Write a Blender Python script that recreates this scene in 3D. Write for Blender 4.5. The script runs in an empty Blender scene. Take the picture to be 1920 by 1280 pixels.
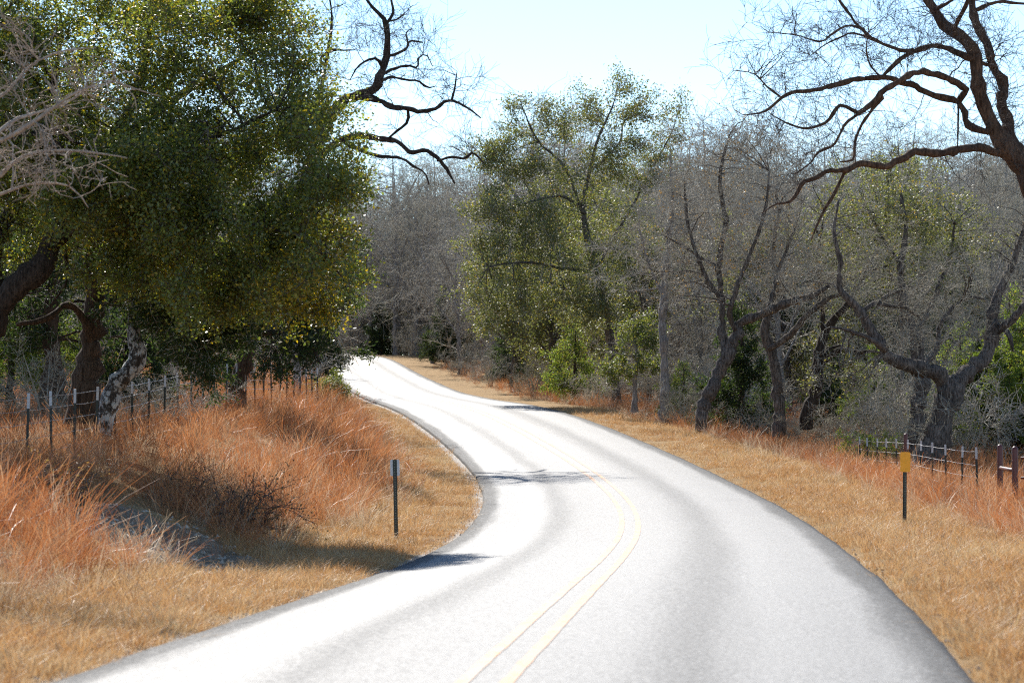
import bpy, math
import numpy as np
from mathutils import Vector

# ------------------------------------------------------------------ camera, sky, sun, exposure
SC = bpy.context.scene
COL = SC.collection
F, CAMH, YH = 5333.0, 1.75, 800.0            # focal length in photo pixels, eye height, horizon row
PIT = math.atan((YH - 640) / F); CP, SP = math.cos(PIT), math.sin(PIT)
cam_d = bpy.data.cameras.new('camera'); cam = bpy.data.objects.new('camera', cam_d); COL.objects.link(cam)
cam.location = (0, 0, CAMH); cam.rotation_euler = (math.pi / 2 + PIT, 0, 0)
cam_d.sensor_width = 36; cam_d.lens = F * 36 / 1920
cam_d.clip_start = 0.5; cam_d.clip_end = 5000
cam_d.dof.use_dof = True; cam_d.dof.focus_distance = 78; cam_d.dof.aperture_fstop = 3.5
SC.camera = cam

SUN_EL, SUN_AZ = math.radians(38), math.radians(-14)     # azimuth from +Y, positive to the right
w = bpy.data.worlds.new('World'); SC.world = w; w.use_nodes = True
nt = w.node_tree; bg = nt.nodes['Background']
sky = nt.nodes.new('ShaderNodeTexSky'); sky.sky_type = 'NISHITA'; sky.sun_disc = False
sky.sun_elevation = SUN_EL; sky.sun_rotation = SUN_AZ
sky.air_density = 1.0; sky.dust_density = 0.0; sky.ozone_density = 3.0; sky.altitude = 600
nt.links.new(sky.outputs[0], bg.inputs[0]); bg.inputs[1].default_value = 0.10
sd = bpy.data.lights.new('sun', 'SUN'); sd.energy = 5.0; sd.angle = math.radians(0.5); sd.color = (1.0, 0.95, 0.87)
sun = bpy.data.objects.new('sun', sd); COL.objects.link(sun)
sv = Vector((math.sin(SUN_AZ) * math.cos(SUN_EL), math.cos(SUN_AZ) * math.cos(SUN_EL), math.sin(SUN_EL)))
sun.rotation_euler = sv.to_track_quat('Z', 'Y').to_euler(); sun.location = (-20, 60, 60)
vs = SC.view_settings
vs.view_transform = 'Standard'; vs.look = 'None'; vs.exposure = 1.0; vs.gamma = 1; vs.use_curve_mapping = False
SC.render.engine = 'CYCLES'
SC.cycles.use_denoising = False; SC.cycles.pixel_filter_type = 'BLACKMAN_HARRIS'; SC.cycles.filter_width = 1.15
SC.cycles.max_bounces = 9; SC.cycles.diffuse_bounces = 6; SC.cycles.transmission_bounces = 6
SC.cycles.sample_clamp_indirect = 6

# ------------------------------------------------------------------ helpers
def at(px, py, d):
    """photo pixel + distance along +Y -> world point"""
    x = (px - 960) / F; u = (640 - py) / F
    fy = CP - u * SP; fz = SP + u * CP
    k = d / fy
    return np.array([x * k, d, CAMH + fz * k])

def mesh_np(name, V, faces, smooth=True, attrs=None):
    """faces: list of (n,k) index arrays"""
    me = bpy.data.meshes.new(name)
    faces = [f for f in faces if len(f)]
    nl = sum(f.size for f in faces); npol = sum(len(f) for f in faces)
    me.vertices.add(len(V)); me.vertices.foreach_set('co', np.ascontiguousarray(V, dtype=np.float32).ravel())
    me.loops.add(nl); me.polygons.add(npol)
    me.loops.foreach_set('vertex_index', np.concatenate([f.ravel() for f in faces]).astype(np.int32))
    st = []; o = 0
    for f in faces:
        k = f.shape[1]; st.append(o + np.arange(len(f)) * k); o += f.size
    me.polygons.foreach_set('loop_start', np.concatenate(st).astype(np.int32))
    me.polygons.foreach_set('use_smooth', np.full(npol, smooth, dtype=bool))
    for an, (typ, data) in (attrs or {}).items():
        a = me.attributes.new(an, typ, 'POINT')
        if typ == 'FLOAT': a.data.foreach_set('value', np.ascontiguousarray(data, dtype=np.float32).ravel())
        elif typ == 'INT': a.data.foreach_set('value', np.ascontiguousarray(data, dtype=np.int32).ravel())
        elif typ == 'FLOAT_VECTOR': a.data.foreach_set('vector', np.ascontiguousarray(data, dtype=np.float32).ravel())
        elif typ == 'FLOAT_COLOR': a.data.foreach_set('color', np.ascontiguousarray(data, dtype=np.float32).ravel())
    me.update(calc_edges=True)
    return me

def link(name, me, mat=None, parent=None, loc=None):
    o = bpy.data.objects.new(name, me); COL.objects.link(o)
    if mat is not None and me is not None and len(me.materials) == 0: me.materials.append(mat)
    if parent is not None: o.parent = parent
    if loc is not None: o.location = loc
    return o

def tag(o, label=None, cat=None, group=None, kind=None):
    if label: o['label'] = label
    if cat: o['category'] = cat
    if group: o['group'] = group
    if kind: o['kind'] = kind
    return o

def empty(name, loc, label, cat, group=None):
    o = bpy.data.objects.new(name, None); COL.objects.link(o); o.location = loc; o.empty_display_size = 0.3
    return tag(o, label, cat, group)

def nrm(v):
    return v / (np.linalg.norm(v, axis=-1, keepdims=True) + 1e-9)

class Geo:
    """collects vertex/face arrays"""
    def __init__(s): s.V = []; s.Fq = []; s.Ft = []; s.n = 0
    def add(s, V, quads=None, tris=None):
        if quads is not None and len(quads): s.Fq.append(np.asarray(quads) + s.n)
        if tris is not None and len(tris): s.Ft.append(np.asarray(tris) + s.n)
        s.V.append(np.asarray(V, dtype=float)); s.n += len(V)
    def tubes(s, P, R, k=3, cap=False):
        """P (B,S,3), R (B,S)"""
        B, S, _ = P.shape
        if B == 0: return
        T = np.empty_like(P); T[:, 1:-1] = P[:, 2:] - P[:, :-2]; T[:, 0] = P[:, 1] - P[:, 0]; T[:, -1] = P[:, -1] - P[:, -2]
        T = nrm(T)
        ax = nrm(P[:, -1] - P[:, 0])
        ref = np.where(np.abs(ax[:, 2:3]) > .75, np.array([[1., 0.13, 0]]), np.array([[0.11, 0, 1.]]))
        U = nrm(np.cross(T, ref[:, None, :])); W = np.cross(T, U)
        a = np.arange(k) * 2 * np.pi / k
        ring = P[:, :, None, :] + R[:, :, None, None] * (np.cos(a)[None, None, :, None] * U[:, :, None, :] + np.sin(a)[None, None, :, None] * W[:, :, None, :])
        idx = np.arange(B * S * k).reshape(B, S, k)
        i0 = idx[:, :-1, :]; i1 = idx[:, 1:, :]
        q = np.stack([i0, np.roll(i0, -1, 2), np.roll(i1, -1, 2), i1], -1).reshape(-1, 4)
        t = None
        if cap and k >= 3:
            e = idx[:, -1, :]; t = np.stack([np.repeat(e[:, :1], k - 2, 1), e[:, 1:-1], e[:, 2:]], -1).reshape(-1, 3)
        s.add(ring.reshape(-1, 3), q, t)
    def box(s, c, h, rz=0.0):
        c = np.array(c, float); h = np.array(h, float)
        v = np.array([[x, y, z] for z in (-1, 1) for y in (-1, 1) for x in (-1, 1)], float) * h
        cr, sr = math.cos(rz), math.sin(rz)
        v = np.stack([v[:, 0] * cr - v[:, 1] * sr, v[:, 0] * sr + v[:, 1] * cr, v[:, 2]], 1) + c
        s.add(v, [[0, 2, 3, 1], [4, 5, 7, 6], [0, 1, 5, 4], [2, 6, 7, 3], [0, 4, 6, 2], [1, 3, 7, 5]])
    def mesh(s, name, off=(0, 0, 0), smooth=True, attrs=None):
        V = np.concatenate(s.V) - np.array(off)
        fs = []
        if s.Fq: fs.append(np.concatenate(s.Fq))
        if s.Ft: fs.append(np.concatenate(s.Ft))
        return mesh_np(name, V, fs, smooth, attrs)

def catmull(P, n):
    """resample an (N,k) polyline smoothly to n points"""
    P = np.asarray(P, float); N = len(P)
    d = np.r_[0, np.cumsum(np.linalg.norm(np.diff(P[:, :3], axis=0), axis=1) + 1e-6)]
    t = np.interp(np.linspace(0, d[-1], n), d, np.arange(N))
    i = np.clip(t.astype(int), 0, N - 2); u = (t - i)[:, None]
    p0 = P[np.clip(i - 1, 0, N - 1)]; p1 = P[i]; p2 = P[i + 1]; p3 = P[np.clip(i + 2, 0, N - 1)]
    return .5 * (2 * p1 + (p2 - p0) * u + (2 * p0 - 5 * p1 + 4 * p2 - p3) * u * u + (3 * p1 - p0 - 3 * p2 + p3) * u ** 3)

# ------------------------------------------------------------------ materials
def new_mat(name):
    m = bpy.data.materials.new(name); m.use_nodes = True
    n = m.node_tree; n.nodes.clear()
    return m, n
def N(n, typ, **kw):
    x = n.nodes.new(typ)
    for k, v in kw.items():
        if hasattr(x, k): setattr(x, k, v)
    return x
def ramp(n, fac, stops, interp='LINEAR'):
    r = n.nodes.new('ShaderNodeValToRGB'); r.color_ramp.interpolation = interp
    el = r.color_ramp.elements
    while len(el) < len(stops): el.new(0.5)
    for e, (p, c) in zip(el, stops): e.position = p; e.color = (*c, 1) if len(c) == 3 else c
    n.links.new(fac, r.inputs[0]); return r.outputs[0]
def noise(n, scale, detail=4, rough=.55, vec=None, dim=None):
    x = n.nodes.new('ShaderNodeTexNoise'); x.inputs['Scale'].default_value = scale
    x.inputs['Detail'].default_value = detail; x.inputs['Roughness'].default_value = rough
    if vec is not None: n.links.new(vec, x.inputs['Vector'])
    return x.outputs['Fac']
def pos(n, scale=None):
    g = n.nodes.new('ShaderNodeNewGeometry').outputs['Position']
    if scale is None: return g
    m = n.nodes.new('ShaderNodeVectorMath'); m.operation = 'MULTIPLY'; m.inputs[1].default_value = scale
    n.links.new(g, m.inputs[0]); return m.outputs[0]
def objco(n, scale=(1, 1, 1)):
    g = n.nodes.new('ShaderNodeTexCoord').outputs['Object']
    m = n.nodes.new('ShaderNodeVectorMath'); m.operation = 'MULTIPLY'; m.inputs[1].default_value = scale
    n.links.new(g, m.inputs[0]); return m.outputs[0]
def mix(n, fac, a, b, blend='MIX'):
    x = n.nodes.new('ShaderNodeMix'); x.data_type = 'RGBA'; x.blend_type = blend
    for sock, v in ((x.inputs[0], fac), (x.inputs[6], a), (x.inputs[7], b)):
        if isinstance(v, (int, float)): sock.default_value = v
        elif isinstance(v, tuple): sock.default_value = (*v, 1) if len(v) == 3 else v
        else: n.links.new(v, sock)
    return x.outputs[2]
def mth(n, op, a, b=None, c=None, clamp=False):
    x = n.nodes.new('ShaderNodeMath'); x.operation = op; x.use_clamp = clamp
    for i, v in enumerate((a, b, c)):
        if v is None: continue
        if isinstance(v, (int, float)): x.inputs[i].default_value = v
        else: n.links.new(v, x.inputs[i])
    return x.outputs[0]
def attr(n, name, typ='GEOMETRY'):
    a = n.nodes.new('ShaderNodeAttribute'); a.attribute_name = name; a.attribute_type = typ
    return a
def bump(n, h, strength=.5, dist=.02):
    b = n.nodes.new('ShaderNodeBump'); b.inputs['Strength'].default_value = strength; b.inputs['Distance'].default_value = dist
    n.links.new(h, b.inputs['Height']); return b.outputs[0]
def surf(n, col, rough=.8, spec=.3, normal=None, metal=0.0):
    b = n.nodes.new('ShaderNodeBsdfPrincipled')
    for k, v in (('Base Color', col), ('Roughness', rough), ('Specular IOR Level', spec), ('Metallic', metal)):
        if isinstance(v, tuple): b.inputs[k].default_value = (*v, 1)
        elif isinstance(v, (int, float)): b.inputs[k].default_value = v
        else: n.links.new(v, b.inputs[k])
    if normal is not None: n.links.new(normal, b.inputs['Normal'])
    return b.outputs[0]
def out(n, s):
    o = n.nodes.new('ShaderNodeOutputMaterial'); n.links.new(s, o.inputs[0])

def bark_mat(name, dark, light, lichen=None, lich_amt=.62, stretch=(9, 9, 1.6), vary=None):
    m, n = new_mat(name)
    a = noise(n, 2.2, 6, .65, objco(n, stretch)); b = noise(n, 1.3, 3, .5, objco(n))
    c = ramp(n, a, [(.38, dark), (.62, light)])
    rnd = n.nodes.new('ShaderNodeObjectInfo').outputs['Random']
    c = mix(n, mth(n, 'MULTIPLY', rnd, .9 if vary else .0), c, mix(n, 1.0, c, vary or (1, 1, 1), 'MULTIPLY'))
    if lichen:
        l = noise(n, 7.5, 6, .7, objco(n, (1, 1, .8)))
        c = mix(n, ramp(n, l, [(lich_amt - .04, (0, 0, 0)), (lich_amt + .03, (1, 1, 1))]), c, lichen)
    c = mix(n, ramp(n, b, [(.35, (0, 0, 0)), (.7, (.45, .45, .45))]), c, tuple(x * .55 for x in dark))
    out(n, surf(n, c, .92, .15, bump(n, a, 1.0, .09)))
    return m
def leaf_mat(name, rough=.38, spec=.5, trans=.4):
    m, n = new_mat(name)
    c = attr(n, 'tint').outputs['Color']
    p = surf(n, c, rough, spec)
    t = n.nodes.new('ShaderNodeBsdfTranslucent')
    n.links.new(mix(n, 1.0, c, (1.5, 1.45, .7), 'MULTIPLY'), t.inputs[0])
    x = n.nodes.new('ShaderNodeMixShader'); x.inputs[0].default_value = trans
    n.links.new(p, x.inputs[1]); n.links.new(t.outputs[0], x.inputs[2]); out(n, x.outputs[0])
    return m
def grass_mat(name, cols, trans=.38, spec=.3):
    m, n = new_mat(name)
    r = n.nodes.new('ShaderNodeObjectInfo').outputs['Random']
    big = noise(n, .38, 6, .72, pos(n)); tint = attr(n, 'shade').outputs['Fac']
    f = mth(n, 'ADD', mth(n, 'MULTIPLY', r, .40), mth(n, 'MULTIPLY', ramp(n, big, [(.3, (0, 0, 0)), (.7, (1, 1, 1))]), .36))
    f = mth(n, 'ADD', f, mth(n, 'MULTIPLY', tint, .3), clamp=True)
    st = [(i / (len(cols) - 1), c) for i, c in enumerate(cols)]
    c = ramp(n, f, st)
    p = surf(n, c, .5, spec)
    t = n.nodes.new('ShaderNodeBsdfTranslucent'); n.links.new(c, t.inputs[0])
    x = n.nodes.new('ShaderNodeMixShader'); x.inputs[0].default_value = trans
    n.links.new(p, x.inputs[1]); n.links.new(t.outputs[0], x.inputs[2]); out(n, x.outputs[0])
    return m
def plain(name, col, rough=.5, spec=.4, metal=0.0, var=.12, scale=14):
    m, n = new_mat(name)
    a = noise(n, scale, 4, .6, objco(n))
    c = mix(n, ramp(n, a, [(.35, (0, 0, 0)), (.7, (1, 1, 1))]), tuple(x * (1 - var) for x in col), tuple(min(1, x * (1 + var)) for x in col))
    out(n, surf(n, c, rough, spec, None, metal)); return m

M = {}
M['bark_oak'] = bark_mat('bark_oak', (.05, .042, .036), (.25, .215, .185), (.33, .34, .32), .68)
M['bark_dark'] = bark_mat('bark_dark', (.022, .017, .014), (.105, .08, .062), (.24, .24, .22), .72)
M['bark_grey'] = bark_mat('bark_grey', (.15, .135, .12), (.46, .42, .38), (.38, .38, .36), .66)
M['bark_lichen'] = bark_mat('bark_lichen', (.03, .026, .022), (.12, .10, .085), (.62, .64, .63), .51)
M['bark_cedar'] = bark_mat('bark_cedar', (.04, .026, .018), (.17, .12, .085), None, stretch=(16, 16, .9))
M['bark_red'] = bark_mat('bark_red', (.06, .036, .024), (.22, .135, .085), (.28, .27, .24), .72)
M['twig_grey'] = bark_mat('twig_grey', (.42, .385, .32), (.74, .68, .585), vary=(.76, .78, .70))
M['twig_tan'] = bark_mat('twig_tan', (.42, .34, .27), (.66, .56, .47), (.55, .25, .06), .70)
M['twig_dark'] = bark_mat('twig_dark', (.08, .066, .058), (.22, .185, .16))
M['leaf'] = leaf_mat('leaf', .40, .8, .50)
M['leaf_far'] = leaf_mat('leaf_far', .55, .35, .42)
M['needle'] = leaf_mat('needle', .6, .25, .5)

# ------------------------------------------------------------------ road line and terrain
KC = [-.0016, -.0005, -.0006, -.0008, -.0033, -.0042, -.0039, -.0031, -.0019, -.0007, .00035, .0004, .0003, .0002, .0001, -.0001, -.0003, -.0004, -.0004, -.0004, -.0007, -.004, -.011, -.019, -.024, -.024, -.02, -.02, -.02, -.02, -.02]
KZ = [-.03, .03, 0, -.09, -.107, .04, .29, .68, 1.17, 1.71, 2.20, 2.575, 2.84, 3.075, 3.35, 3.64, 4.02, 4.49, 4.98, 5.53, 6.14, 6.82, 7.48, 7.95, 8.2, 8.2, 8.0, 7.6, 7.2, 6.9, 6.6]
KB = [0, .012, .03, .037, .029, .015, .012, .018, .021, .018, .014, .011, .007, .002, -.001, -.003, -.006, -.009, -.012, -.014, -.02, -.03, -.03, -.03, -.03, -.03, -.03, -.03, -.03, -.03, -.03]
RW = 3.15
def knot(s, v):
    v = np.array(v); nk = len(v); i = np.clip((s // 10).astype(int), 0, nk - 2); u = s / 10 - i
    p0 = v[np.clip(i - 1, 0, nk - 1)]; p1 = v[i]; p2 = v[i + 1]; p3 = v[np.clip(i + 2, 0, nk - 1)]
    return .5 * (2 * p1 + (p2 - p0) * u + (2 * p0 - 5 * p1 + 4 * p2 - p3) * u * u + (3 * p1 - p0 - 3 * p2 + p3) * u ** 3)
S0 = np.arange(0, 300.01, .5)
psi = .0917 + np.r_[0, np.cumsum(knot(S0, KC)[:-1] * .5)]
cx = -.8505 + np.r_[0, np.cumsum(np.sin(psi)[:-1] * .5)]; cy = 10 + np.r_[0, np.cumsum(np.cos(psi)[:-1] * .5)]
cz = knot(S0, KZ); cb = knot(S0, KB)
sb = np.arange(-60, 0, .5)                                   # straight on, back past the camera
RS = np.r_[sb, S0]; RX = np.r_[cx[0] + sb * np.sin(psi[0]), cx]; RY = np.r_[10 + sb * np.cos(psi[0]), cy]
RZ = np.r_[np.full(len(sb), cz[0]), cz]; RB = np.r_[np.zeros(len(sb)), cb]; RP = np.r_[np.full(len(sb), psi[0]), psi]

def sstep(a, b, x):
    t = np.clip((x - a) / (b - a), 0, 1); return t * t * (3 - 2 * t)
def vnoise(x, y, sc, seed=0):
    """cheap smooth value noise in [-1,1]"""
    x = x * sc + seed * 17.3; y = y * sc - seed * 9.1
    return (np.sin(x * 1.7 + 1.3 * np.sin(y * 1.1 + seed)) + np.sin(y * 2.1 + 1.7 * np.sin(x * .9 + 2 * seed)) + np.sin((x + y) * 1.3 + seed) * .7) / 2.7
def road_st(X, Y):
    X = np.asarray(X, float).ravel(); Y = np.asarray(Y, float).ravel()
    I = np.empty(len(X), int); sub = np.arange(0, len(RX), 2)
    for a in range(0, len(X), 20000):
        b = a + 20000
        d = (X[a:b, None] - RX[None, sub]) ** 2 + (Y[a:b, None] - RY[None, sub]) ** 2
        I[a:b] = sub[d.argmin(1)]
    dx = X - RX[I]; dy = Y - RY[I]
    t = dx * np.cos(RP[I]) - dy * np.sin(RP[I]); al = dx * np.sin(RP[I]) + dy * np.cos(RP[I])
    al = np.clip(al, -2, 2)
    s = RS[I] + al
    return s, t
def soil_mask(X, Y):
    X = np.asarray(X, float); Y = np.asarray(Y, float)
    u = (X + 4.95 + .12 * (Y - 41)) / 1.45; v = (Y - 41.0) / 3.6
    return np.clip(1.5 - (u * u + v * v) - .35 * vnoise(X, Y, 2.4, 7), 0, 1)
def ground(X, Y, full=False):
    s, t = road_st(X, Y); X = np.asarray(X, float).ravel(); Y = np.asarray(Y, float).ravel()
    z = np.interp(s, RS, RZ); b = np.interp(s, RS, RB)
    tl = np.abs(t) - RW
    ze = z + b * np.clip(t, -RW, RW)
    toe = np.interp(s, [0, 40, 55, 300], [2.3, 2.1, 1.5, 1.6])
    bh = np.interp(s, [-60, 10, 22, 36, 63, 100, 140, 190, 230], [1.2, 1.2, 1.2, 1.25, 1.8, 1.7, 1.1, .8, .5])
    u = np.clip((tl - toe) / (6.6 - toe), 0, 1); bank = bh * (u * .55 + .45 * u * u * (3 - 2 * u)) + .05 * np.clip(tl - 6.6, 0, 30)
    bank += np.where(t < 0, soil_mask(X, Y), 0) * (.10 * vnoise(X, Y, 3.3, 14) + .06 * vnoise(X, Y, 7.1, 15) - .06)
    bank += sstep(toe, toe + 1.5, tl) * (.10 * vnoise(X, Y, .9, 1) + .05 * vnoise(X, Y, 2.3, 2))
    dr = np.interp(s, [-60, 35, 55, 75, 92, 115, 145, 300], [0, 0, -.35, -.95, -1.0, -.5, -.1, 0])
    a0 = np.interp(s, [0, 70, 95, 300], [3.0, 2.6, 1.4, 1.4])
    right = dr * sstep(a0, a0 + 4.5, tl) + .04 * sstep(.5, 3, tl) * vnoise(X, Y, .7, 3)
    off = np.where(t < 0, bank, right)
    off = off - .045 * sstep(-.35, .0, -tl) - .02 * (tl < 2) - .03
    off = np.where(tl > 0, off + .02 * vnoise(X, Y, 1.9, 5) * sstep(0, .6, tl), off)
    # far away the land keeps level instead of copying the road's fall
    zz = ze + off
    if full: return zz, s, t
    return zz
def gz(x, y): return float(ground([x], [y])[0])

# ground sheet
gx = np.unique(np.round(np.r_[np.linspace(-1500, -60, 13), np.arange(-60, -16, 2.), np.arange(-16, 15, .22), np.arange(15, 60, 2.), np.linspace(60, 1500, 13)], 3))
gy = np.unique(np.round(np.r_[np.linspace(-1500, -60, 9), np.arange(-60, 14, 3.), np.arange(14, 80, .3), np.arange(80, 130, .6), np.arange(130, 300, 2.), np.linspace(300, 2500, 14)], 3))
GX, GY = np.meshgrid(gx, gy); GZ = ground(GX, GY)
V = np.stack([GX.ravel(), GY.ravel(), GZ], 1)
nx_, ny_ = len(gx), len(gy); ii = np.arange(nx_ * ny_).reshape(ny_, nx_)
q = np.stack([ii[:-1, :-1], ii[:-1, 1:], ii[1:, 1:], ii[1:, :-1]], -1).reshape(-1, 4)
_, gs, gt = ground(GX, GY, True)
# bare cut soil: a patch of pale caliche low on the left bank
soil = soil_mask(GX.ravel(), GY.ravel())
grav = np.exp(-np.clip(np.abs(gt) - RW, 0, 9) / .28) * (.75 + .25 * np.sign(-gt))
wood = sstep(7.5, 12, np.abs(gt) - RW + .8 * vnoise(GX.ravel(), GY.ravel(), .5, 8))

m, n = new_mat('dry_ground')
p_ = pos(n)
n1 = noise(n, 1.1, 5, .6, p_); n2 = noise(n, 14, 5, .7, p_); n3 = noise(n, 60, 3, .6, p_)
c = ramp(n, n1, [(.3, (.23, .135, .055)), (.5, (.33, .21, .09)), (.7, (.40, .27, .13))])
c = mix(n, ramp(n, n2, [(.35, (0, 0, 0)), (.65, (1, 1, 1))]), mix(n, .5, c, (.15, .09, .045)), c)
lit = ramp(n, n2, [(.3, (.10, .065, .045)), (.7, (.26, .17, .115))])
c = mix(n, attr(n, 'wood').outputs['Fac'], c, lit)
sc_ = ramp(n, n2, [(.3, (.13, .095, .065)), (.55, (.27, .21, .145)), (.75, (.42, .345, .25))])
c = mix(n, ramp(n, mth(n, 'ADD', attr(n, 'soil').outputs['Fac'], mth(n, 'MULTIPLY', mth(n, 'SUBTRACT', n2, .5), .6)), [(.4, (0, 0, 0)), (.6, (1, 1, 1))]), c, sc_)
gr_ = ramp(n, n3, [(.35, (.30, .27, .24)), (.65, (.58, .54, .49))])
c = mix(n, ramp(n, mth(n, 'ADD', attr(n, 'gravel').outputs['Fac'], mth(n, 'MULTIPLY', mth(n, 'SUBTRACT', n2, .5), 1.0)), [(.42, (0, 0, 0)), (.62, (1, 1, 1))]), c, gr_)
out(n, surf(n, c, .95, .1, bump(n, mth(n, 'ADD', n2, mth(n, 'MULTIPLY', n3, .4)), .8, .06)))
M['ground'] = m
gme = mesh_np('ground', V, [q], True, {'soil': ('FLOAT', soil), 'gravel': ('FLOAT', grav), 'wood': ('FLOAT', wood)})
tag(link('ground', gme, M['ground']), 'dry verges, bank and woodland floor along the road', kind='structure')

# road: chip-seal slab with worn wheel paths
lat = np.r_[-RW, np.linspace(-RW + .08, RW - .08, 27), RW]
keep = np.arange(0, len(RS), 1)
nr = len(keep); nl_ = len(lat)
rs, rx, ry, rz, rb, rp = RS[keep], RX[keep], RY[keep], RZ[keep], RB[keep], RP[keep]
T = np.tile(lat, (nr, 1))
je = .018 * vnoise(rs, rs * .3, .5, 3) + .010 * vnoise(rs, rs, 3.1, 4)
je2 = .018 * vnoise(rs, rs * .3, .5, 11) + .010 * vnoise(rs, rs, 2.9, 12)
T[:, 0] += je; T[:, -1] += je2
Zr = rz[:, None] + rb[:, None] * T + .03 * (1 - (T / RW) ** 2) + .004 * vnoise(T, rs[:, None], 1.0, 6)
Zr[:, 0] -= .012; Zr[:, -1] -= .012
X = rx[:, None] + np.cos(rp)[:, None] * T; Y = ry[:, None] - np.sin(rp)[:, None] * T
V = np.stack([X, Y, Zr], -1)
skL = V[:, :1].copy(); skL[..., 2] -= .2; skR = V[:, -1:].copy(); skR[..., 2] -= .2
V = np.concatenate([skL, V, skR], 1); TT = np.concatenate([T[:, :1], T, T[:, -1:]], 1)
wv = V.shape[1]; ii = np.arange(nr * wv).reshape(nr, wv)
q = np.stack([ii[:-1, :-1], ii[:-1, 1:], ii[1:, 1:], ii[1:, :-1]], -1).reshape(-1, 4)
rme = mesh_np('road', V.reshape(-1, 3), [q], True, {'lateral': ('FLOAT', TT.ravel()), 'along': ('FLOAT', np.repeat(rs, wv))})
m, n = new_mat('chip_seal')
tl_ = attr(n, 'lateral').outputs['Fac']; al_ = attr(n, 'along').outputs['Fac']
cv = n.nodes.new('ShaderNodeCombineXYZ'); n.links.new(mth(n, 'MULTIPLY', tl_, 1.6), cv.inputs[0]); n.links.new(mth(n, 'MULTIPLY', al_, .12), cv.inputs[1])
streak = noise(n, 1.0, 4, .6, cv.outputs[0])
fine = noise(n, 26, 6, .95, pos(n)); mid = noise(n, 13, 4, .8, pos(n))
# lateral wear profile: 0 = dull dark binder, 1 = polished pale stone in the wheel paths
u = mth(n, 'DIVIDE', mth(n, 'ADD', tl_, mth(n, 'MULTIPLY', mth(n, 'SUBTRACT', streak, .5), .5)), RW * 2)
u = mth(n, 'ADD', u, .5)
g = lambda v: (v, v, v)
wear = ramp(n, u, [(0, g(.05)), (.03, g(.2)), (.075, g(.85)), (.19, g(1)), (.265, g(.60)), (.34, g(.88)), (.45, g(.97)), (.57, g(.95)), (.70, g(.58)), (.79, g(.95)), (.915, g(.85)), (.965, g(.2)), (1, g(.05))], 'EASE')
wear = mth(n, 'ADD', wear, mth(n, 'ADD', mth(n, 'MULTIPLY', mth(n, 'SUBTRACT', mid, .5), 1.0), mth(n, 'MULTIPLY', mth(n, 'SUBTRACT', fine, .5), 2.2)), clamp=True)
base = mix(n, wear, (.062, .06, .058), (.20, .196, .19))
base = mix(n, ramp(n, fine, [(.38, (0, 0, 0)), (.62, (1, 1, 1))]), mix(n, .6, base, (.03, .03, .03)), base)
rough = mth(n, 'SUBTRACT', .80, mth(n, 'MULTIPLY', wear, .18))
out(n, surf(n, base, rough, mth(n, 'ADD', .07, mth(n, 'MULTIPLY', wear, .21)), bump(n, mth(n, 'ADD', fine, mth(n, 'MULTIPLY', mid, .15)), .5, .012)))
M['road'] = m
road = tag(link('road', rme, M['road']), 'pale worn two lane asphalt road curving uphill', kind='structure')

# double yellow centre line, two worn painted strips
m, n = new_mat('worn_yellow_paint')
a_ = noise(n, 16, 6, .8, pos(n)); b_ = noise(n, 1.6, 5, .75, pos(n))
c = ramp(n, a_, [(.44, (.215, .20, .18)), (.56, (.68, .255, .035))])
c = mix(n, ramp(n, b_, [(.40, (0, 0, 0)), (.62, (.9, .9, .9))]), c, (.225, .205, .18))
out(n, surf(n, c, .66, .22)); M['paint'] = m
for lo in (-.20, .10):
    sel = (RS > -10) & (RS < 240); rs, rx, ry, rz, rb, rp = RS[sel], RX[sel], RY[sel], RZ[sel], RB[sel], RP[sel]
    tt = np.stack([np.full(len(rs), lo) + .006 * vnoise(rs, rs, 3, 2), np.full(len(rs), lo + .05), np.full(len(rs), lo + .10) + .006 * vnoise(rs, rs, 3, 4)], 1) - .10
    Zp = rz[:, None] + rb[:, None] * tt + .03 * (1 - (tt / RW) ** 2) + .004 * vnoise(tt, rs[:, None], 1.0, 6) + .005
    V = np.stack([rx[:, None] + np.cos(rp)[:, None] * tt, ry[:, None] - np.sin(rp)[:, None] * tt, Zp], -1)
    ii = np.arange(len(rs) * 3).reshape(-1, 3); q = np.stack([ii[:-1, :-1], ii[:-1, 1:], ii[1:, 1:], ii[1:, :-1]], -1).reshape(-1, 4)
    link('centre_line', mesh_np('centre_line', V.reshape(-1, 3), [q]), M['paint'], road)

# ------------------------------------------------------------------ trees
def px_limb(d, pts):
    """pts: (px, py, depth offset m, width px) -> (N,4) world x,y,z,radius"""
    o = []
    for p in pts:
        dd = d + p[2]; o.append([*at(p[0], p[1], dd), max(.006, .86 * p[3] / 2 * dd / F)])
    return np.array(o)
def px_blob(d, b):
    """(px,py,ddepth, rx px, ry px, rdepth m, weight)"""
    dd = d + b[2]; k = dd / F
    return (at(b[0], b[1], dd), np.array([b[3] * k, b[5], b[4] * k]), b[6] if len(b) > 6 else b[3] * b[4])
def sample_blobs(rng, blobs, n, shell=.35):
    w = np.array([b[2] for b in blobs], float); w /= w.sum()
    i = rng.choice(len(blobs), n, p=w)
    C = np.array([b[0] for b in blobs])[i]; R = np.array([b[1] for b in blobs])[i]
    v = nrm(rng.normal(size=(n, 3))) * (shell + (1 - shell) * rng.random((n, 1)) ** .6)
    g_ = rng.random(n) < .45; v[g_] = np.clip(rng.normal(size=(int(g_.sum()), 3)) * .62, -1.5, 1.5)
    return C + v * R
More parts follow.
